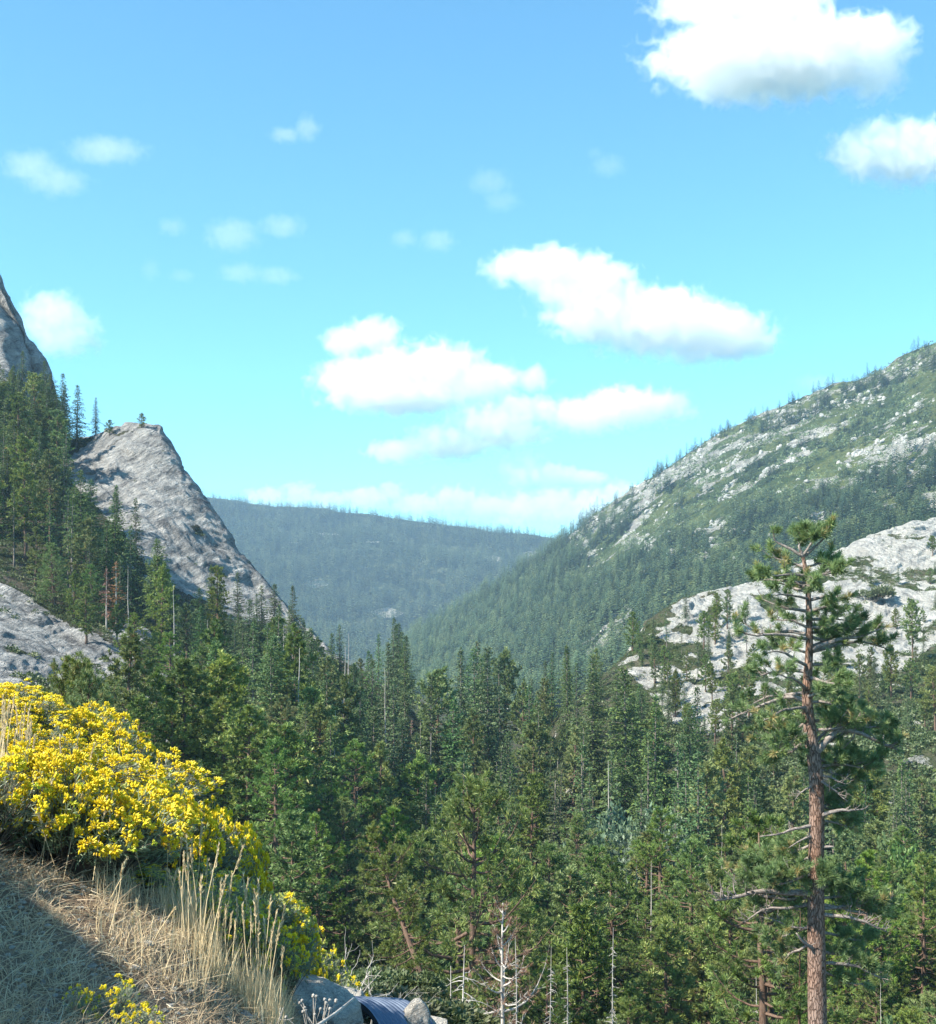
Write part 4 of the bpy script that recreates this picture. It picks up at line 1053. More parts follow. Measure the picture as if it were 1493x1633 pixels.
for s_, (R0, H0, n0, bl0) in enumerate([(0.40, 0.40, 500, 0.82), (0.34, 0.38, 380, 0.75), (0.38, 0.36, 460, 0.85), (0.30, 0.36, 380, 0.12), (0.28, 0.34, 360, 0.45), (0.3, 0.34, 60, 0.6)]):
    parts = []
    for nm, mb, mt_ in zip(("stems", "leaves", "flower_heads", "buds"), rabbit(500 + s_, R0, H0, n0, bl0), (W_fir, L_rab, L_flo, L_bud)):
        if mb.n: V, T, A = mb.arrays(); parts.append((nm, mesh_of(nm, V, T, {'v': A}, False, [mt_])))
    RAB.append((R0, H0, parts))
def rab(px, d, top, R, k, label, rz=0.0):
    b = onbank(px, d, -0.01); H = (HOR - top) / F * d - b[2]; R0, H0, parts = RAB[k]
    e = empty("rabbitbrush", tuple(b), rz); e.scale = (0.9 * R / R0, 0.9 * R / R0, H / (H0 * 1.04)); tag(e, label, "flowering shrub")
    for nm, me in parts:
        o = bpy.data.objects.new(nm, me); COL.objects.link(o); o.parent = e
        if nm != "stems": o["kind"] = "stuff"
rab(-30, 4.15, 1180, 0.40, 0, "yellow flowering bush cut by the left edge, in front of the tall pale grass", 0.3)
rab(85, 4.25, 1195, 0.36, 2, "large bright yellow bush in the front left, nearest full one to the left edge", 1.9)
rab(170, 4.45, 1235, 0.30, 1, "yellow bush at the right shoulder of the large bright front bush", 3.0)
rab(15, 6.0, 1088, 0.40, 2, "topmost yellow bush, at the left edge behind the tall pale grass", 4.0)
rab(110, 6.1, 1112, 0.36, 0, "yellow bush on the crest just right of the topmost one", 5.0)
rab(60, 5.3, 1150, 0.34, 1, "yellow bush between the topmost bush and the large bright front bush", 1.2)
rab(185, 5.7, 1178, 0.34, 1, "yellow bush on the crest below the young long-needled pines", 2.2)
rab(235, 5.5, 1228, 0.27, 4, "half green bush on the crest, its pale leafy tips against the forest", 0.8)
rab(222, 4.85, 1270, 0.27, 1, "shaded yellow bush with separate round flower heads in the middle of the bank", 4.4)
rab(288, 5.4, 1250, 0.26, 0, "rounded yellow bush on the crest in the middle of the bank, sharply outlined", 2.6)
rab(345, 5.9, 1285, 0.24, 2, "yellow bush sloping down the crest right of the rounded one", 0.1)
rab(385, 6.1, 1325, 0.18, 1, "small dark-sided yellow bush at the right end of the bright row", 5.3)
rab(215, 4.55, 1380, 0.17, 3, "small green bush with closed buds under the shaded yellow bush", 1.0)
rab(295, 4.8, 1375, 0.22, 3, "green bush with closed buds behind the tall dry grass clump", 2.0)
rab(385, 5.0, 1400, 0.22, 3, "grey-green bush with few yellow tips inside the tall dry grass clump", 3.3)
rab(455, 5.1, 1432, 0.19, 4, "straggly bush with a few yellow heads above the big boulder", 4.6)
rab(478, 5.5, 1478, 0.10, 1, "last small yellow bush on the right, directly above the big boulder", 0.9)
rab(335, 4.35, 1415, 0.17, 3, "low grey-green bush rooted among the tall dry stalks, left one of two", 0.7)
rab(405, 4.45, 1445, 0.16, 3, "low grey-green bush rooted among the tall dry stalks, right one of two, nearer the boulder", 2.7)
rab(440, 7.4, 1430, 0.26, 3, "dark green bush behind the straggly bush, over the bank's crest", 1.4)
rab(478, 8.2, 1478, 0.24, 3, "shaded dark green bush beyond the crest, right of the dark one", 5.9)
rab(518, 9.0, 1530, 0.26, 3, "lowest shaded bush beyond the crest, left of the white dead shrub", 2.9)
rab(182, 3.15, 1555, 0.10, 5, "tiny bush with yellow-green buds at the shadow's edge near the bottom", 0.4)
rab(192, 2.95, 1600, 0.07, 5, "tiniest yellow-tipped sprig at the bottom edge beside the shadow", 1.4)
rab(125, 3.05, 1568, 0.05, 5, "little sprig with one yellow head inside the corner shadow", 2.4)

# ------------------------------------------------------------------ dry grass
L_gr = leaf_mat("dry_grass", [(0.0, (0.17, 0.10, 0.055)), (0.4, (0.44, 0.31, 0.18)), (0.75, (0.64, 0.51, 0.31)), (1.0, (0.80, 0.70, 0.48))], 0.0, 0.3, huev=0)
def strips(mb, B, D, Ln, w, r, bend=0.5, a=None, seg=3):
    n = len(B); D = unit(D); side = unit(np.cross(D, r.normal(size=D.shape))); bd = unit(r.normal(size=D.shape) * [1, 1, 0.2]) * bend * r.uniform(0.2, 1, (n, 1))
    pts_ = []
    for k in range(seg + 1):
        t = k / seg; c_ = B + D * (Ln * t)[:, None] + bd * (Ln * t * t)[:, None] * [1, 1, 0.3] - np.array([0, 0, 1]) * (Ln * t * t * 0.15)[:, None]
        wv = (w * (1 - t) ** 0.7)[:, None] * side * 0.5 + 1e-5
        pts_ += [c_ - wv, c_ + wv]
    V = np.stack(pts_, 1).reshape(-1, 3); i = np.arange(n)[:, None] * (2 * seg + 2); T = []
    for k in range(seg): T += [i + [[2 * k, 2 * k + 1, 2 * k + 3]], i + [[2 * k, 2 * k + 3, 2 * k + 2]]]
    mb.add(V, np.concatenate(T), np.repeat(np.broadcast_to(0.5 if a is None else a, (n,)), 2 * seg + 2))
r = np.random.default_rng(44)
def bank_pts(n, x0, x1, d0, d1, clump=0.5, sc=0.12, seed=1):
    P = []
    while len(P) < n:
        px_ = r.uniform(x0, x1, 4000); d_ = np.sqrt(r.uniform(d0 ** 2, d1 ** 2, 4000)); x = (px_ - CX) / F * d_
        q = np.stack([x, d_, 0 * x], -1); k = fbm(q / sc, 3, seed) > clump * (r.random(4000) - 0.5) * 2 - 0.0 if clump else np.ones(4000, bool)
        P += q[k].tolist()
    P = np.array(P[:n]); nr, nc = BG.shape[:2]
    return P
BG = G
# height lookup for many points: nearest bank vertex in (px, d) space through the BVH
def drape(P):
    b = BVH["bank"]; z = np.empty(len(P))
    for k, (x, y, _) in enumerate(P):
        h = b.ray_cast(Vector((x, y, 50)), Vector((0, 0, -1))); z[k] = h[0].z if h[0] else -50
    P[:, 2] = z; return P[z > -40]
mb = MB()
P = drape(bank_pts(13000, -120, 520, 2.3, 5.0, 0.35)); n = len(P)
tone = np.clip(0.5 + 0.35 * fbm(P / 0.5, 3, 9) + 0.13 * r.normal(size=n), 0.02, 1)
strips(mb, P - [0, 0, .004], np.stack([r.normal(size=n) * .9, r.normal(size=n) * .9, np.ones(n)], -1), r.uniform(0.03, 0.11, n), r.uniform(0.0015, 0.003, n), r, 0.8, tone)
P = drape(bank_pts(9000, -120, 520, 2.3, 5.2, 0.0)); n = len(P)      # litter lying flat
strips(mb, P + [0, 0, .006], np.stack([r.normal(size=n), r.normal(size=n), 0.22 * np.abs(r.normal(size=n))], -1), r.uniform(0.03, 0.09, n), r.uniform(0.0015, 0.003, n), r, 0.4, np.clip(0.55 + 0.2 * r.normal(size=n), 0, 1))
o = mb.build("dry_grass", L_gr); tag(o, "short straw-coloured dry grass and litter covering the bank", "grass", kind="stuff")
mb = MB()
def tall(n, x0, x1, d0, d1, h0, h1, w=0.0022):
    P = drape(bank_pts(n, x0, x1, d0, d1, 0.25, 0.1, 4)); n = len(P); H = r.uniform(h0, h1, n) * (1 - 0.25 * r.random(n))
    D = np.stack([r.normal(size=n) * .13 + 0.05, r.normal(size=n) * .13, np.ones(n)], -1)
    strips(mb, P - [0, 0, .01], D, H, np.full(n, w) * r.uniform(.7, 1.3, n), r, 0.18, np.clip(0.8 + 0.12 * r.normal(size=n), 0, 1), 5)
def heads(n, x0, x1, d0, d1, h0, h1, tilt=0.1):
    P = drape(bank_pts(n, x0, x1, d0, d1, 0.0)); 
    for p in P:
        H = r.uniform(h0, h1); D = unit(np.array([r.normal() * tilt + 0.05, r.normal() * tilt, 1.0])); e = p + D * H + [r.normal() * .02, 0, 0]
        tube(mb, np.array([p, p * .5 + e * .5 + [r.normal() * .006, 0, 0], e]), [0.0016, 0.0013, 0.001], 3, 0.85, False)
        m = 20; t = np.linspace(0.78, 1.0, m); C = p + (e - p) * t[:, None]
        blades(mb, C, np.tile(D, (m, 1)), 0.016, 0.004, 2, 0.22, r, a=0.8)
tall(1500, 255, 465, 3.85, 4.7, 0.08, 0.20); tall(900, 285, 450, 3.95, 4.55, 0.14, 0.29); tall(500, 150, 330, 3.6, 4.6, 0.08, 0.18)
heads(40, 270, 435, 3.95, 4.5, 0.2, 0.36); heads(8, 400, 440, 4.0, 4.5, 0.26, 0.38, 0.2)
tall(420, -40, 46, 4.6, 5.1, 0.16, 0.30); heads(34, -30, 46, 4.7, 5.1, 0.24, 0.36, 0.06)
heads(7, 60, 175, 3.9, 4.2, 0.22, 0.36, 0.16); heads(9, 150, 300, 3.6, 4.3, 0.12, 0.22, 0.25); heads(8, 95, 130, 4.9, 5.2, 0.24, 0.34, .1)
o = mb.build("tall_dry_grass", L_gr); tag(o, "tall pale dry grass stalks with seed heads in clumps along the bank", "grass", kind="stuff")
# pebbles
mb = MB(); P = drape(bank_pts(1200, -80, 520, 2.3, 4.4, 0.0)); V0, T0 = ico(1)
for p in P:
    s = r.uniform(0.003, 0.011) * (2.2 if r.random() < 0.04 else 1); mb.add(V0 * (1 + 0.25 * r.normal(size=(len(V0), 1))) * s * [1, 1, 0.6] + p, T0, 0.5)
V, T, A = mb.arrays(); o = build("gravel", V, T, M_gran, attrs={'rock': np.ones(len(V))}); tag(o, "small stones scattered through the dry grass", "gravel", kind="stuff")
# ------------------------------------------------------------------ the tall pine at the right
PD = 45.0
r = np.random.default_rng(77)
TP = [(1306, 1900, 38), (1305, 1760, 36), (1304, 1640, 33), (1302, 1500, 31), (1301, 1400, 28), (1303, 1300, 26), (1302, 1240, 25), (1297, 1200, 24), (1291, 1160, 22), (1287, 1120, 18), (1288, 1080, 16), (1291, 1040, 13), (1291, 1000, 11.5), (1290, 960, 10), (1287, 920, 8), (1281, 888, 6.5)]
gz = ground_z(*at(1306, 1900, PD)[:2])
B0 = np.array([at(1306, 1900, PD)[0], PD, gz - 0.2])
pine_e = empty("tall_pine", tuple(B0)); tag(pine_e, "tallest nearby pine with reddish bark, bare lower trunk and tufted open crown at the right", "tree")
PT = [at(x, y, PD) - B0 for x, y, w in TP]; PW = [0.91 * w / 2 / F * PD for x, y, w in TP]
PT = [np.array([PT[0][0], 0, 0.0])] + [p for p in PT if p[2] > 0.5]; PW = [PW[0] * 1.15] + PW[-(len(PT) - 1):]
# resample smoothly
PT, PW = np.array(PT), np.array(PW); zz = np.linspace(0, PT[-1, 2], 150)
cx_ = np.interp(zz, PT[:, 2], PT[:, 0]) ; ker = np.ones(7) / 7; cx_[3:-3] = np.convolve(cx_, ker, 'valid'); rw = np.interp(zz, PT[:, 2], PW)
m_, nt, N, L, out = mat_new("plated_pine_bark")
co = coords(nt, (1, 1, 0.28)); vo = N.new('ShaderNodeTexVoronoi'); vo.feature = 'DISTANCE_TO_EDGE'; vo.inputs['Scale'].default_value = 12
L.new(mixc(nt, 0.12, co, noise(nt, 9, 5, 0.6, co, 0, True), 'ADD'), vo.inputs['Vector'])
n1 = noise(nt, 14, 8, 0.7, co); plate = ramp(nt, [(0.3, (0.17, 0.095, 0.065)), (0.7, (0.34, 0.205, 0.145))], n1)
zn = noise(nt, 0.5, 2, 0.5, coords(nt)); plate = mixc(nt, ramp(nt, [(0.4, (0, 0, 0)), (0.6, (1, 1, 1))], zn), plate, mixc(nt, 0.5, plate, (0.33, 0.27, 0.24)))
principled(nt, out, mixc(nt, 1.0, plate, ramp(nt, [(0.0, (0.4, 0.36, 0.34)), (0.12, (1, 1, 1))], vo.outputs['Distance']), 'MULTIPLY'), 0.9,
           math_(nt, 'ADD', ramp(nt, [(0.0, (0, 0, 0)), (0.15, (1, 1, 1))], vo.outputs['Distance']), math_(nt, 'MULTIPLY', n1, 0.6)), 1.0, 0.04, 0.1)
sd_ = 40; th = np.arange(sd_) / sd_ * 2 * np.pi
ring = np.stack([np.cos(th), np.sin(th), 0 * th], -1)
V = np.stack([cx_, 0 * zz, zz], -1)[:, None] + ring[None] * rw[:, None, None]
V = V + ring[None] * (0.05 * rw[:, None, None]) * fbm(V * [6, 6, 1.6], 4, 5)[..., None]
q = grid_faces(150, sd_ + 1); q = (q // (sd_ + 1)) * sd_ + (q % (sd_ + 1)) % sd_
build("trunk", V.reshape(-1, 3), q, m_, pine_e, smooth=True)
def tr(py):
    z = (HOR - py) / F * PD - B0[2]; return np.array([np.interp(z, zz, cx_), 0, z])
W_limb = wood_mat("grey_limb_bark", (0.13, 0.105, 0.09), (0.36, 0.31, 0.28), 10, 1.0)
L_hero = leaf_mat("long_pine_needles", [(0.0, (0.07, 0.12, 0.03)), (0.45, (0.17, 0.26, 0.065)), (0.8, (0.34, 0.42, 0.11)), (1.0, (0.42, 0.28, 0.08))], 0.0, 0.38)
nd = MB()
def tufts(C, D, K=75, Ln=0.26, brown=0.05):
    K = int(K * 0.62)
    n = len(C); a = np.where(r.random(n) < brown, 1.0, 0.45 + 0.16 * r.normal(size=n)); 
    blades(nd, C, D, Ln, 0.022, K, 0.62, r, a=np.clip(a, 0, 1))
    blades(nd, C - unit(D) * 0.1, D, Ln * 0.9, 0.022, K // 2, 0.75, r, a=np.clip(a - 0.1, 0, 1))
def P3(px, py, dy): 
    p = at(px, py, PD + dy) - B0; return p
def limb(pts_, w0, fol=0.8, twigs=8, dead=False, tl=0.5, K=75, start=0.3, upt=0.45, nm=None):
    """pts_: (px, py, depth metres) from the trunk outwards"""
    P = [P3(*p) if not isinstance(p, np.ndarray) else p for p in pts_]
    P = np.array(P); t0 = np.linspace(0, 1, len(P)); s = np.linspace(0, 1, 11)
    Q = np.stack([np.interp(s, t0, P[:, j]) for j in range(3)], -1); ln = np.linalg.norm(P[-1] - P[0])
    Q[1:-1] = (Q[:-2] + Q[1:-1] * 2 + Q[2:]) / 4
    Q += np.cumsum(r.normal(size=Q.shape) * 0.018 * ln, 0) * np.sin(s * np.pi)[:, None] * 0.6
    mb = MB(); r0 = w0 / 2 / F * PD; tube(mb, Q, r0 * (1 - 0.75 * s), 7)
    C, D = [], []
    for k in range(twigs):
        q = r.uniform(start, 1.0); p = np.array([np.interp(q, s, Q[:, j]) for j in range(3)]); d = unit(Q[-1] - Q[0])
        dd = unit(d * 0.7 + r.normal(size=3) * [0.6, 0.6, 0.4] + [0, 0, upt]); l2 = tl * r.uniform(0.5, 1.3)
        T_ = [p]
        for j in range(4): dd = unit(dd + r.normal(size=3) * 0.25 + [0, 0, 0.12]); T_.append(T_[-1] + dd * l2 / 4)
        tube(mb, np.array(T_), np.linspace(max(0.25 * r0, 0.012), 0.006, 5), 4, cap=False)
        if r.random() < (0.0 if dead else fol):
            C += [T_[-1], T_[3]]; D += [dd, dd + [0, 0, .5]]
            if r.random() < 0.5: C.append(T_[2]); D.append(unit(r.normal(size=3)) + [0, 0, 0.4])
        elif r.random() < 0.8:
            for j in range(3):
                b = T_[r.integers(1, 4)]; e = b + unit(dd + r.normal(size=3) * 0.8) * l2 * 0.5; tube(mb, np.stack([b, e]), [0.008, 0.004], 3, cap=False)
    if not dead and fol > 0: C.append(Q[-1]); D.append(Q[-1] - Q[-2])
    if C: tufts(np.array(C), np.array(D), K)
    mb.build("dead_limb" if dead else "limb", W_limb, pine_e, True)
def br(py0, pts_, w0, **k): limb([tr(py0)] + pts_, w0, **k)
# crown tips
br(888, [(1262, 876, 0), (1240, 862, 0.1), (1233, 846, 0)], 6, twigs=3, fol=0.5, tl=0.25, start=0.8)
br(888, [(1300, 872, 0.1), (1318, 852, 0), (1324, 836, 0)], 6, twigs=7, fol=1, tl=0.3, start=0.6)
br(889, [(1275, 870, -.1), (1284, 858, 0.1)], 6, twigs=16, fol=1, tl=0.55, start=0.3, upt=0.7)
br(886, [(1298, 860, -.3), (1306, 852, -0.3)], 5, twigs=10, fol=1, tl=0.35, start=0.4)
LB = [  # trunk py, outer points, width, foliage, twigs
    (905, [(1255, 893, .3), (1226, 888, .4)], 5, 1, 10), (918, [(1250, 915, -.5), (1212, 918, -.6)], 5, .9, 11), (930, [(1240, 925, .2), (1204, 922, .3)], 5, .8, 10),
    (945, [(1250, 932, 1.0), (1225, 925, 1.6)], 5, .9, 9), (955, [(1255, 945, -1.0), (1228, 950, -1.8)], 5, .8, 9), (975, [(1250, 968, .2), (1215, 955, .4)], 6, .5, 8),
    (1002, [(1262, 990, -.2), (1235, 988, .2)], 5, .9, 10), (1012, [(1250, 1006, .6), (1212, 1012, .5), (1185, 992, .6)], 7, .45, 12), (1020, [(1245, 1015, -.4), (1200, 1012, -.6), (1176, 998, -.6)], 6, .5, 12),
    (1042, [(1262, 1035, .3), (1240, 1030, .5)], 5, 1, 10), (1062, [(1250, 1050, -.8), (1222, 1042, -1.2)], 6, .9, 10), (1072, [(1260, 1067, .2), (1225, 1070, .3), (1205, 1080, .2)], 7, .7, 12),
    (1100, [(1262, 1082, -1), (1240, 1075, -1.6)], 6, .8, 8), (1118, [(1250, 1112, .4), (1205, 1122, .5), (1162, 1148, .3)], 8, .45, 16), (1128, [(1255, 1130, -.8), (1215, 1150, -1.2)], 6, .8, 12),
    (1136, [(1260, 1140, .8), (1232, 1165, 1.2)], 6, .8, 10), (1105, [(1230, 1105, 1.0), (1190, 1128, 1.4)], 6, .85, 10)]
RB = [
    (905, [(1305, 898, .3), (1322, 900, .5)], 5, 1, 12), (925, [(1315, 915, -.4), (1345, 912, -.3)], 6, .95, 13), (940, [(1310, 925, .8), (1332, 905, 1.2)], 5, 1, 12), (958, [(1318, 948, .1), (1340, 955, .3)], 6, .8, 10),
    (975, [(1315, 968, -.8), (1350, 970, -1.0)], 6, 1, 13), (988, [(1318, 985, .6), (1352, 990, .9)], 6, 1, 13), (1000, [(1320, 1000, -.3), (1348, 1010, -.4)], 6, .9, 12), (1015, [(1315, 1022, .5), (1335, 1032, .8)], 6, 1, 12),
    (1038, [(1335, 1022, -.2), (1375, 1018, -.3), (1412, 1000, -.2)], 8, .8, 20), (1040, [(1340, 1030, .6), (1385, 1028, 1.0), (1415, 1035, 1.0)], 7, 1, 20), (1032, [(1345, 1012, 1.2), (1390, 998, 1.6)], 6, 1, 14),
    (1060, [(1318, 1060, .2), (1345, 1072, .4)], 6, 1, 14), (1080, [(1320, 1085, -.8), (1348, 1092, -1.2)], 6, 1, 14), (1095, [(1318, 1100, .8), (1345, 1115, 1.2)], 6, .9, 13), (1120, [(1318, 1118, -.3), (1342, 1130, -.2)], 6, .6, 10)]
for py0, pp, w, f_, n_t in LB + RB: br(py0, pp, w, fol=f_, twigs=int(n_t * 0.64), tl=0.55)
for k in range(5):       # short foliage limbs towards and away from the viewer
    y0 = r.uniform(900, 1135); sg = r.choice([-1, 1]); x = r.uniform(-28, 34)
    br(y0, [(1290 + x * .6, y0 - 3, sg * 0.9), (1290 + x, y0 - r.uniform(-8, 14), sg * 1.7)], 6, fol=0.85, twigs=9)
# the thick elbowed limb on the right and its foliage
for y0, x1, y1, dy, f_ in ((1150, 1215, 1175, .5, .9), (1165, 1240, 1195, -.8, .8), (1175, 1225, 1215, 1.0, .9), (1148, 1350, 1150, 1.0, .9), (1165, 1365, 1150, -.6, .8), (1210, 1380, 1225, .9, 1), (1222, 1400, 1215, 1.4, 1),
                          (1262, 1345, 1290, 1.2, .8), (1280, 1370, 1310, 1.0, .8), (1345, 1235, 1370, 1.0, 1), (1365, 1215, 1385, .6, 1), (1380, 1245, 1395, -.4, .9), (1395, 1195, 1405, 1.2, 1), (1435, 1380, 1420, 1.0, 1), (1470, 1225, 1500, 1.0, .9), (1440, 1415, 1455, .9, 1), (1515, 1375, 1525, .8, .9), (1500, 1240, 1530, .9, .8), (1392, 1225, 1412, -.9, .7), (1400, 1180, 1385, .5, .8), (1440, 1200, 1455, 1.2, .9), (1290, 1350, 1262, 1.3, .9)):
    br(y0, [((1300 + x1) / 2, (y0 + y1) / 2 + 3, dy * .5), (x1, y1, dy)], 6, fol=f_, twigs=20, start=.25, tl=.65)
br(1205, [(1312, 1192, -.1), (1328, 1172, -.1), (1345, 1166, 0), (1365, 1170, .1), (1400, 1184, .2), (1432, 1196, .2)], 13, fol=.55, twigs=22, start=.45, tl=.6)
br(1195, [(1350, 1172, .6), (1395, 1160, 1.1), (1420, 1178, 1.2)], 6, fol=1, twigs=20, start=.3, tl=.6)
br(1190, [(1330, 1150, .4), (1368, 1140, .8)], 6, fol=.9, twigs=12)
br(1232, [(1320, 1228, .6), (1352, 1236, 1.2), (1385, 1246, 1.4)], 6, fol=1, twigs=22, start=.25, tl=.6)
br(1240, [(1318, 1252, -.4), (1352, 1278, -.5)], 6, dead=True, twigs=10)
br(1236, [(1325, 1240, -.2), (1345, 1250, -.4)], 5, dead=True, twigs=9)
br(1248, [(1280, 1262, -.2), (1268, 1275, -.3)], 4, dead=True, twigs=4, tl=.3)
br(1302, [(1320, 1300, -.3), (1350, 1294, -.4), (1378, 1291, -.5)], 9, dead=True, twigs=5, tl=.3)
br(1308, [(1335, 1312, .5), (1362, 1322, .8)], 5, fol=.6, twigs=14, tl=.5)
br(1316, [(1275, 1320, -.2), (1245, 1330, -.3), (1212, 1334, -.3)], 7, dead=True, twigs=6, tl=.45, upt=.8)
br(1330, [(1280, 1338, -.3), (1258, 1352, -.4)], 5, dead=True, twigs=4, tl=.3)
br(1350, [(1322, 1350, -.2), (1330, 1350, -.3)], 7, dead=True, twigs=1, tl=.15)
# lower tuft on the trunk and the long dead limbs
br(1412, [(1306, 1404, -.5), (1322, 1398, -.9)], 6, fol=1, twigs=20, start=.1, tl=.5)
br(1418, [(1320, 1415, .3), (1340, 1405, .3)], 6, fol=1, twigs=14, start=.3, tl=.45)
br(1425, [(1270, 1424, -.2), (1235, 1428, -.3), (1195, 1430, -.3), (1165, 1440, -.4), (1140, 1436, -.4)], 13, dead=True, twigs=26, start=.3, tl=.75, upt=.8)
br(1428, [(1260, 1432, .5), (1215, 1424, .8), (1180, 1412, .8)], 8, fol=.45, twigs=20, start=.3, tl=.6)
br(1440, [(1265, 1442, .3), (1215, 1440, .4), (1188, 1470, .4)], 7, dead=True, twigs=12, tl=.5)
br(1480, [(1262, 1480, .1), (1225, 1462, .2)], 5, dead=True, twigs=8, tl=.4)
br(1516, [(1285, 1504, -.4), (1270, 1488, -.6)], 9, dead=True, twigs=3, tl=.3)
br(1450, [(1345, 1446, .3), (1385, 1450, .5), (1425, 1440, .6)], 7, fol=.75, twigs=26, tl=.6)
br(1458, [(1340, 1462, -.3), (1380, 1468, -.5), (1415, 1486, -.5)], 8, dead=True, twigs=18, tl=.55)
br(1490, [(1330, 1490, .5), (1370, 1500, .9), (1395, 1495, 1)], 6, fol=.9, twigs=16)
br(1535, [(1345, 1536, .1), (1375, 1545, .2), (1408, 1562, .2)], 7, fol=.35, twigs=18, tl=.5)
br(1545, [(1340, 1560, .8), (1380, 1570, 1.2)], 5, fol=.9, twigs=14)
nd.build("crown", L_hero, pine_e)
# its neighbours
X_ = (1215 - CX) / F * 54; plant('nearpine', (X_, 54, ground_z(X_, 54) - .3), (HOR - 1290) / F * 54 - ground_z(X_, 54), "pine with drooping bright tufts pressed close behind the tall pine's left side", "tree", None, "pine_tree", 0, 1.05)
X_ = (1272 - CX) / F * 52; w_, b_ = snag(22, 390, r0=.009, nb=14, Lb=.04); proto('darkstem', w_, b_, W_dark, W_dark, 22, "branches")
KIND['darkstem'] = 'dead_tree'; plant('darkstem', (X_, 52, ground_z(X_, 52) - .3), (HOR - 1440) / F * 52 - ground_z(X_, 52), "thin dark trunk standing in shade directly left of the tall pine's trunk", "dead tree", None, "dead_tree")
X_ = (1385 - CX) / F * 50; plant('aspen', (X_, 50, ground_z(X_, 50)), (HOR - 1575) / F * 50 - ground_z(X_, 50), "bright yellow-green leafy tree just right of the tall pine's base", "tree", None, "aspen_tree", wid=0.5)
# ------------------------------------------------------------------ clouds: real volumes, 7-8 km out
CD = 7500.0
CK = CD / F
ICO1, ICO2, ICO3 = ico(1), ico(2), ico(3)

def cloud(blobs, dens, label, group=None, seed=0, rag=0.75, depth=CD, soft=1.0):
    """blobs: (px, py, rx, ry[, dz]) ellipsoids in photo pixels at the cloud's distance"""
    k = depth / F
    c0 = at(np.mean([b[0] for b in blobs]), np.mean([b[1] for b in blobs]), depth)
    m, nt, N, L, out = mat_new("cloud_vapour")
    tc = N.new('ShaderNodeTexCoord').outputs['Object']
    field = None; Vs, Ts, n = [], [], 0
    for b in blobs:
        cpos = at(b[0], b[1], depth) - c0
        rx, rz = b[2] * k * 1.18, b[3] * k * 1.18; ry = (b[4] if len(b) > 4 else 0.6) * rx
        s = N.new('ShaderNodeVectorMath'); s.operation = 'SUBTRACT'; L.new(tc, s.inputs[0]); s.inputs[1].default_value = tuple(cpos)
        dv = N.new('ShaderNodeVectorMath'); dv.operation = 'MULTIPLY'; L.new(s.outputs[0], dv.inputs[0]); dv.inputs[1].default_value = (1 / rx, 1 / ry, 1 / rz)
        ln = N.new('ShaderNodeVectorMath'); ln.operation = 'LENGTH'; L.new(dv.outputs[0], ln.inputs[0])
        f = math_(nt, 'SUBTRACT', 1.0, ln.outputs['Value'])
        if field is None: field = f
        else:
            sm = N.new('ShaderNodeMath'); sm.operation = 'SMOOTH_MAX'; L.new(field, sm.inputs[0]); L.new(f, sm.inputs[1]); sm.inputs[2].default_value = 0.18
            field = sm.outputs[0]
        V, T = ICO3
        Vs.append(V * [rx * 1.34, ry * 1.34, rz * 1.34] + cpos); Ts.append(T + n); n += len(V)
    # fractal edge; rag = how ragged
    mean_r = np.mean([b[3] for b in blobs]) * k
    nn = noise(nt, 1.35 / mean_r, 6, 0.6, tc, 0.5)
    field = math_(nt, 'ADD', field, math_(nt, 'MULTIPLY', math_(nt, 'SUBTRACT', nn, 0.5), rag * 2.4))
    d = math_(nt, 'MULTIPLY', math_(nt, 'MULTIPLY', field, 2.6 / soft, True), dens)
    vs = N.new('ShaderNodeVolumePrincipled'); vs.inputs['Color'].default_value = (0.985, 0.985, 0.99, 1)
    vs.inputs['Anisotropy'].default_value = 0.0
    L.new(d, vs.inputs['Density']); L.new(vs.outputs[0], out.inputs['Volume'])
    o = build("cloud", np.concatenate(Vs), np.concatenate(Ts), m, smooth=True, loc=tuple(c0))
    rm = o.modifiers.new("union", 'REMESH'); rm.mode = 'VOXEL'; rm.voxel_size = mean_r * 0.22
    tag(o, label, "cloud", group)
    return o

BIG = 0.009
cloud([(1150, 5, 95, 30), (1225, 18, 90, 34), (1185, 92, 130, 44), (1265, 92, 125, 58), (1340, 75, 90, 42), (1395, 58, 62, 30), (1170, 130, 70, 32), (1400, 120, 40, 40, .8)],
      BIG, "largest white cloud, high above the tall pine and cut by the top edge")
cloud([(1400, 240, 70, 40), (1460, 245, 80, 45), (1430, 215, 50, 28)], BIG, "white cloud high at the right edge under the largest cloud")
cloud([(825, 425, 48, 24), (880, 432, 70, 34), (935, 458, 80, 42), (975, 505, 95, 40), (1050, 515, 105, 48), (1130, 535, 90, 40), (1185, 545, 50, 26)],
      BIG, "long white cloud slanting down to the right above the mountain gap")
cloud([(555, 545, 38, 24), (598, 535, 40, 28), (570, 605, 65, 32), (640, 600, 85, 42), (700, 595, 70, 46), (760, 610, 65, 34), (640, 635, 110, 22), (850, 605, 26, 20)],
      BIG, "bright puffy cloud with a small knob at its left end, mid sky")
cloud([(640, 720, 50, 18), (720, 705, 70, 28), (790, 680, 75, 36), (830, 655, 60, 24)], BIG * 1.0, "thin white cloud directly below the puffy cloud with a knob")
cloud([(930, 665, 60, 28), (1000, 650, 75, 30), (1060, 648, 45, 25)], BIG * 0.9, "soft white oval cloud just above the right mountain's ridge")
cloud([(830, 745, 38, 24), (860, 760, 60, 20), (915, 762, 50, 13)], BIG * 0.8, "small low cloud with a white knob above the mountain gap")
cloud([(85, 500, 48, 32), (105, 535, 52, 32), (62, 520, 30, 25)], BIG * 0.6, "soft white cloud beside the steep cliff at the left edge")
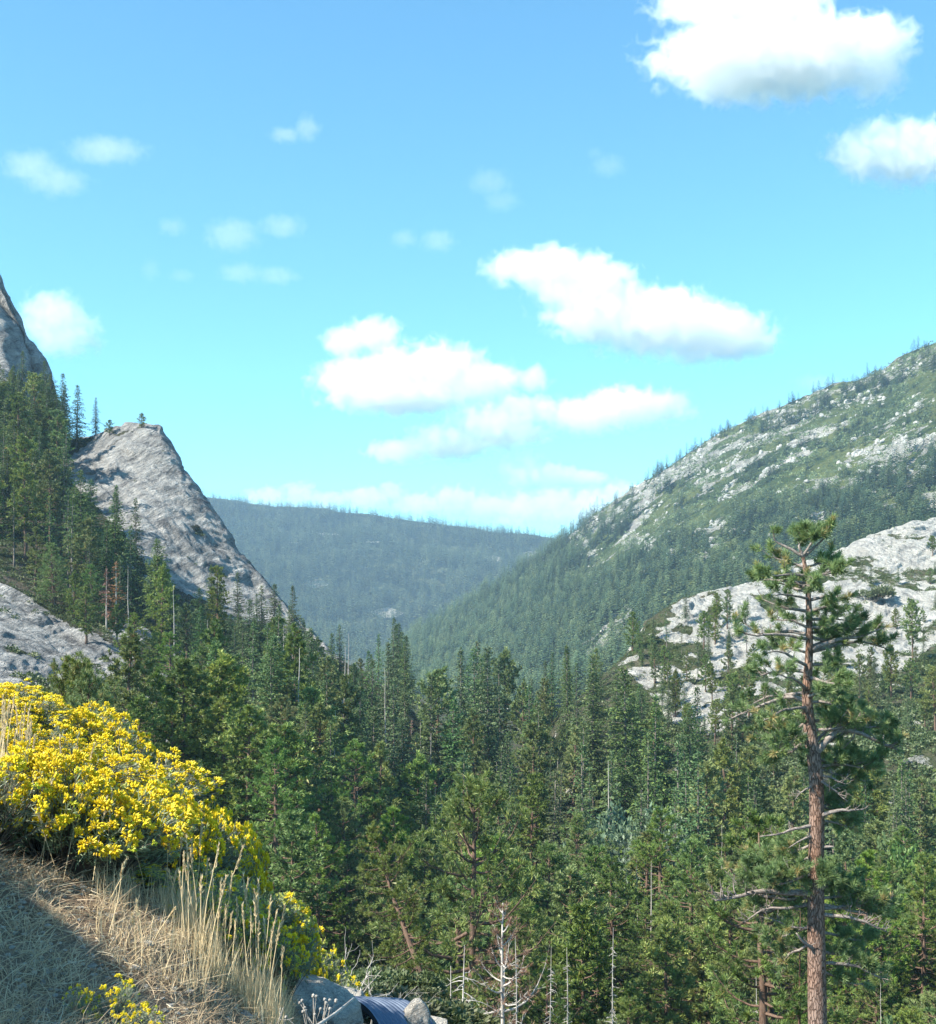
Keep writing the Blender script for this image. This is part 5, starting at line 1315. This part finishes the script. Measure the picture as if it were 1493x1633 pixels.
cloud([(425, 792, 34, 15), (478, 790, 30, 19), (520, 798, 34, 13), (585, 794, 38, 16), (622, 784, 24, 14), (668, 804, 40, 16), (722, 796, 34, 22), (775, 806, 40, 18), (830, 812, 44, 24), (885, 806, 40, 30), (940, 812, 50, 32), (990, 792, 40, 22)],
      BIG * 0.55, "long low bank of white cloud lying on the far forested mountain", depth=9500, rag=1.0)
g = "faint wisps of cloud over the left half of the sky"
for bl, de, lb in (
    ([(50, 265, 45, 26), (90, 290, 50, 22), (170, 240, 60, 20)], 0.28, "broad faint wisp of cloud near the top left of the sky"),
    ([(455, 215, 25, 12), (490, 205, 20, 22)], 0.4, "little hooked wisp of cloud high in the sky left of centre"),
    ([(370, 375, 42, 26), (275, 362, 22, 14), (450, 360, 35, 18)], 0.25, "row of faint puffs between the hooked wisp and the cliff"),
    ([(645, 380, 22, 14), (698, 384, 28, 18)], 0.25, "pair of faint puffs above the knobbed cloud"),
    ([(385, 435, 35, 16), (440, 440, 35, 14)], 0.22, "faint streak of cloud just beneath the row of puffs"),
    ([(780, 290, 35, 20), (800, 320, 30, 18)], 0.15, "very faint wisp in the middle of the blue sky"),
    ([(970, 265, 28, 18), (950, 245, 14, 10)], 0.15, "faint slanting wisp right of the sky's centre"),
    ([(240, 430, 16, 18), (290, 440, 22, 10)], 0.15, "smallest faint wisp left of the thin streak"),
    ([(1300, 612, 40, 14)], 0.15, "faint low wisp just over the right mountain's ridge"),
):
    cloud(bl, BIG * de * 0.8, lb, g, rag=0.6, soft=1.5)
# ------------------------------------------------------------------ haze: one closed box of even air round everything but the sky
hz, nt, N, L, out = mat_new("haze_air")
vp = N.new('ShaderNodeVolumePrincipled'); vp.inputs['Color'].default_value = (0.52, 0.77, 1.0, 1)
vp.inputs['Density'].default_value = 0.0001; vp.inputs['Anisotropy'].default_value = 0.1
L.new(vp.outputs[0], out.inputs['Volume'])
x0, x1, y0, y1, z0, z1 = -9100, 9100, -3100, 5200, -75, 520
V = np.array([[x, y, z] for x in (x0, x1) for y in (y0, y1) for z in (z0, z1)], float)
T = np.array([[0, 1, 3, 2], [4, 6, 7, 5], [0, 4, 5, 1], [2, 3, 7, 6], [0, 2, 6, 4], [1, 5, 7, 3]])
tag(build("haze", V, T, hz), "pale blue summer haze filling the valley air", "haze", kind="stuff")
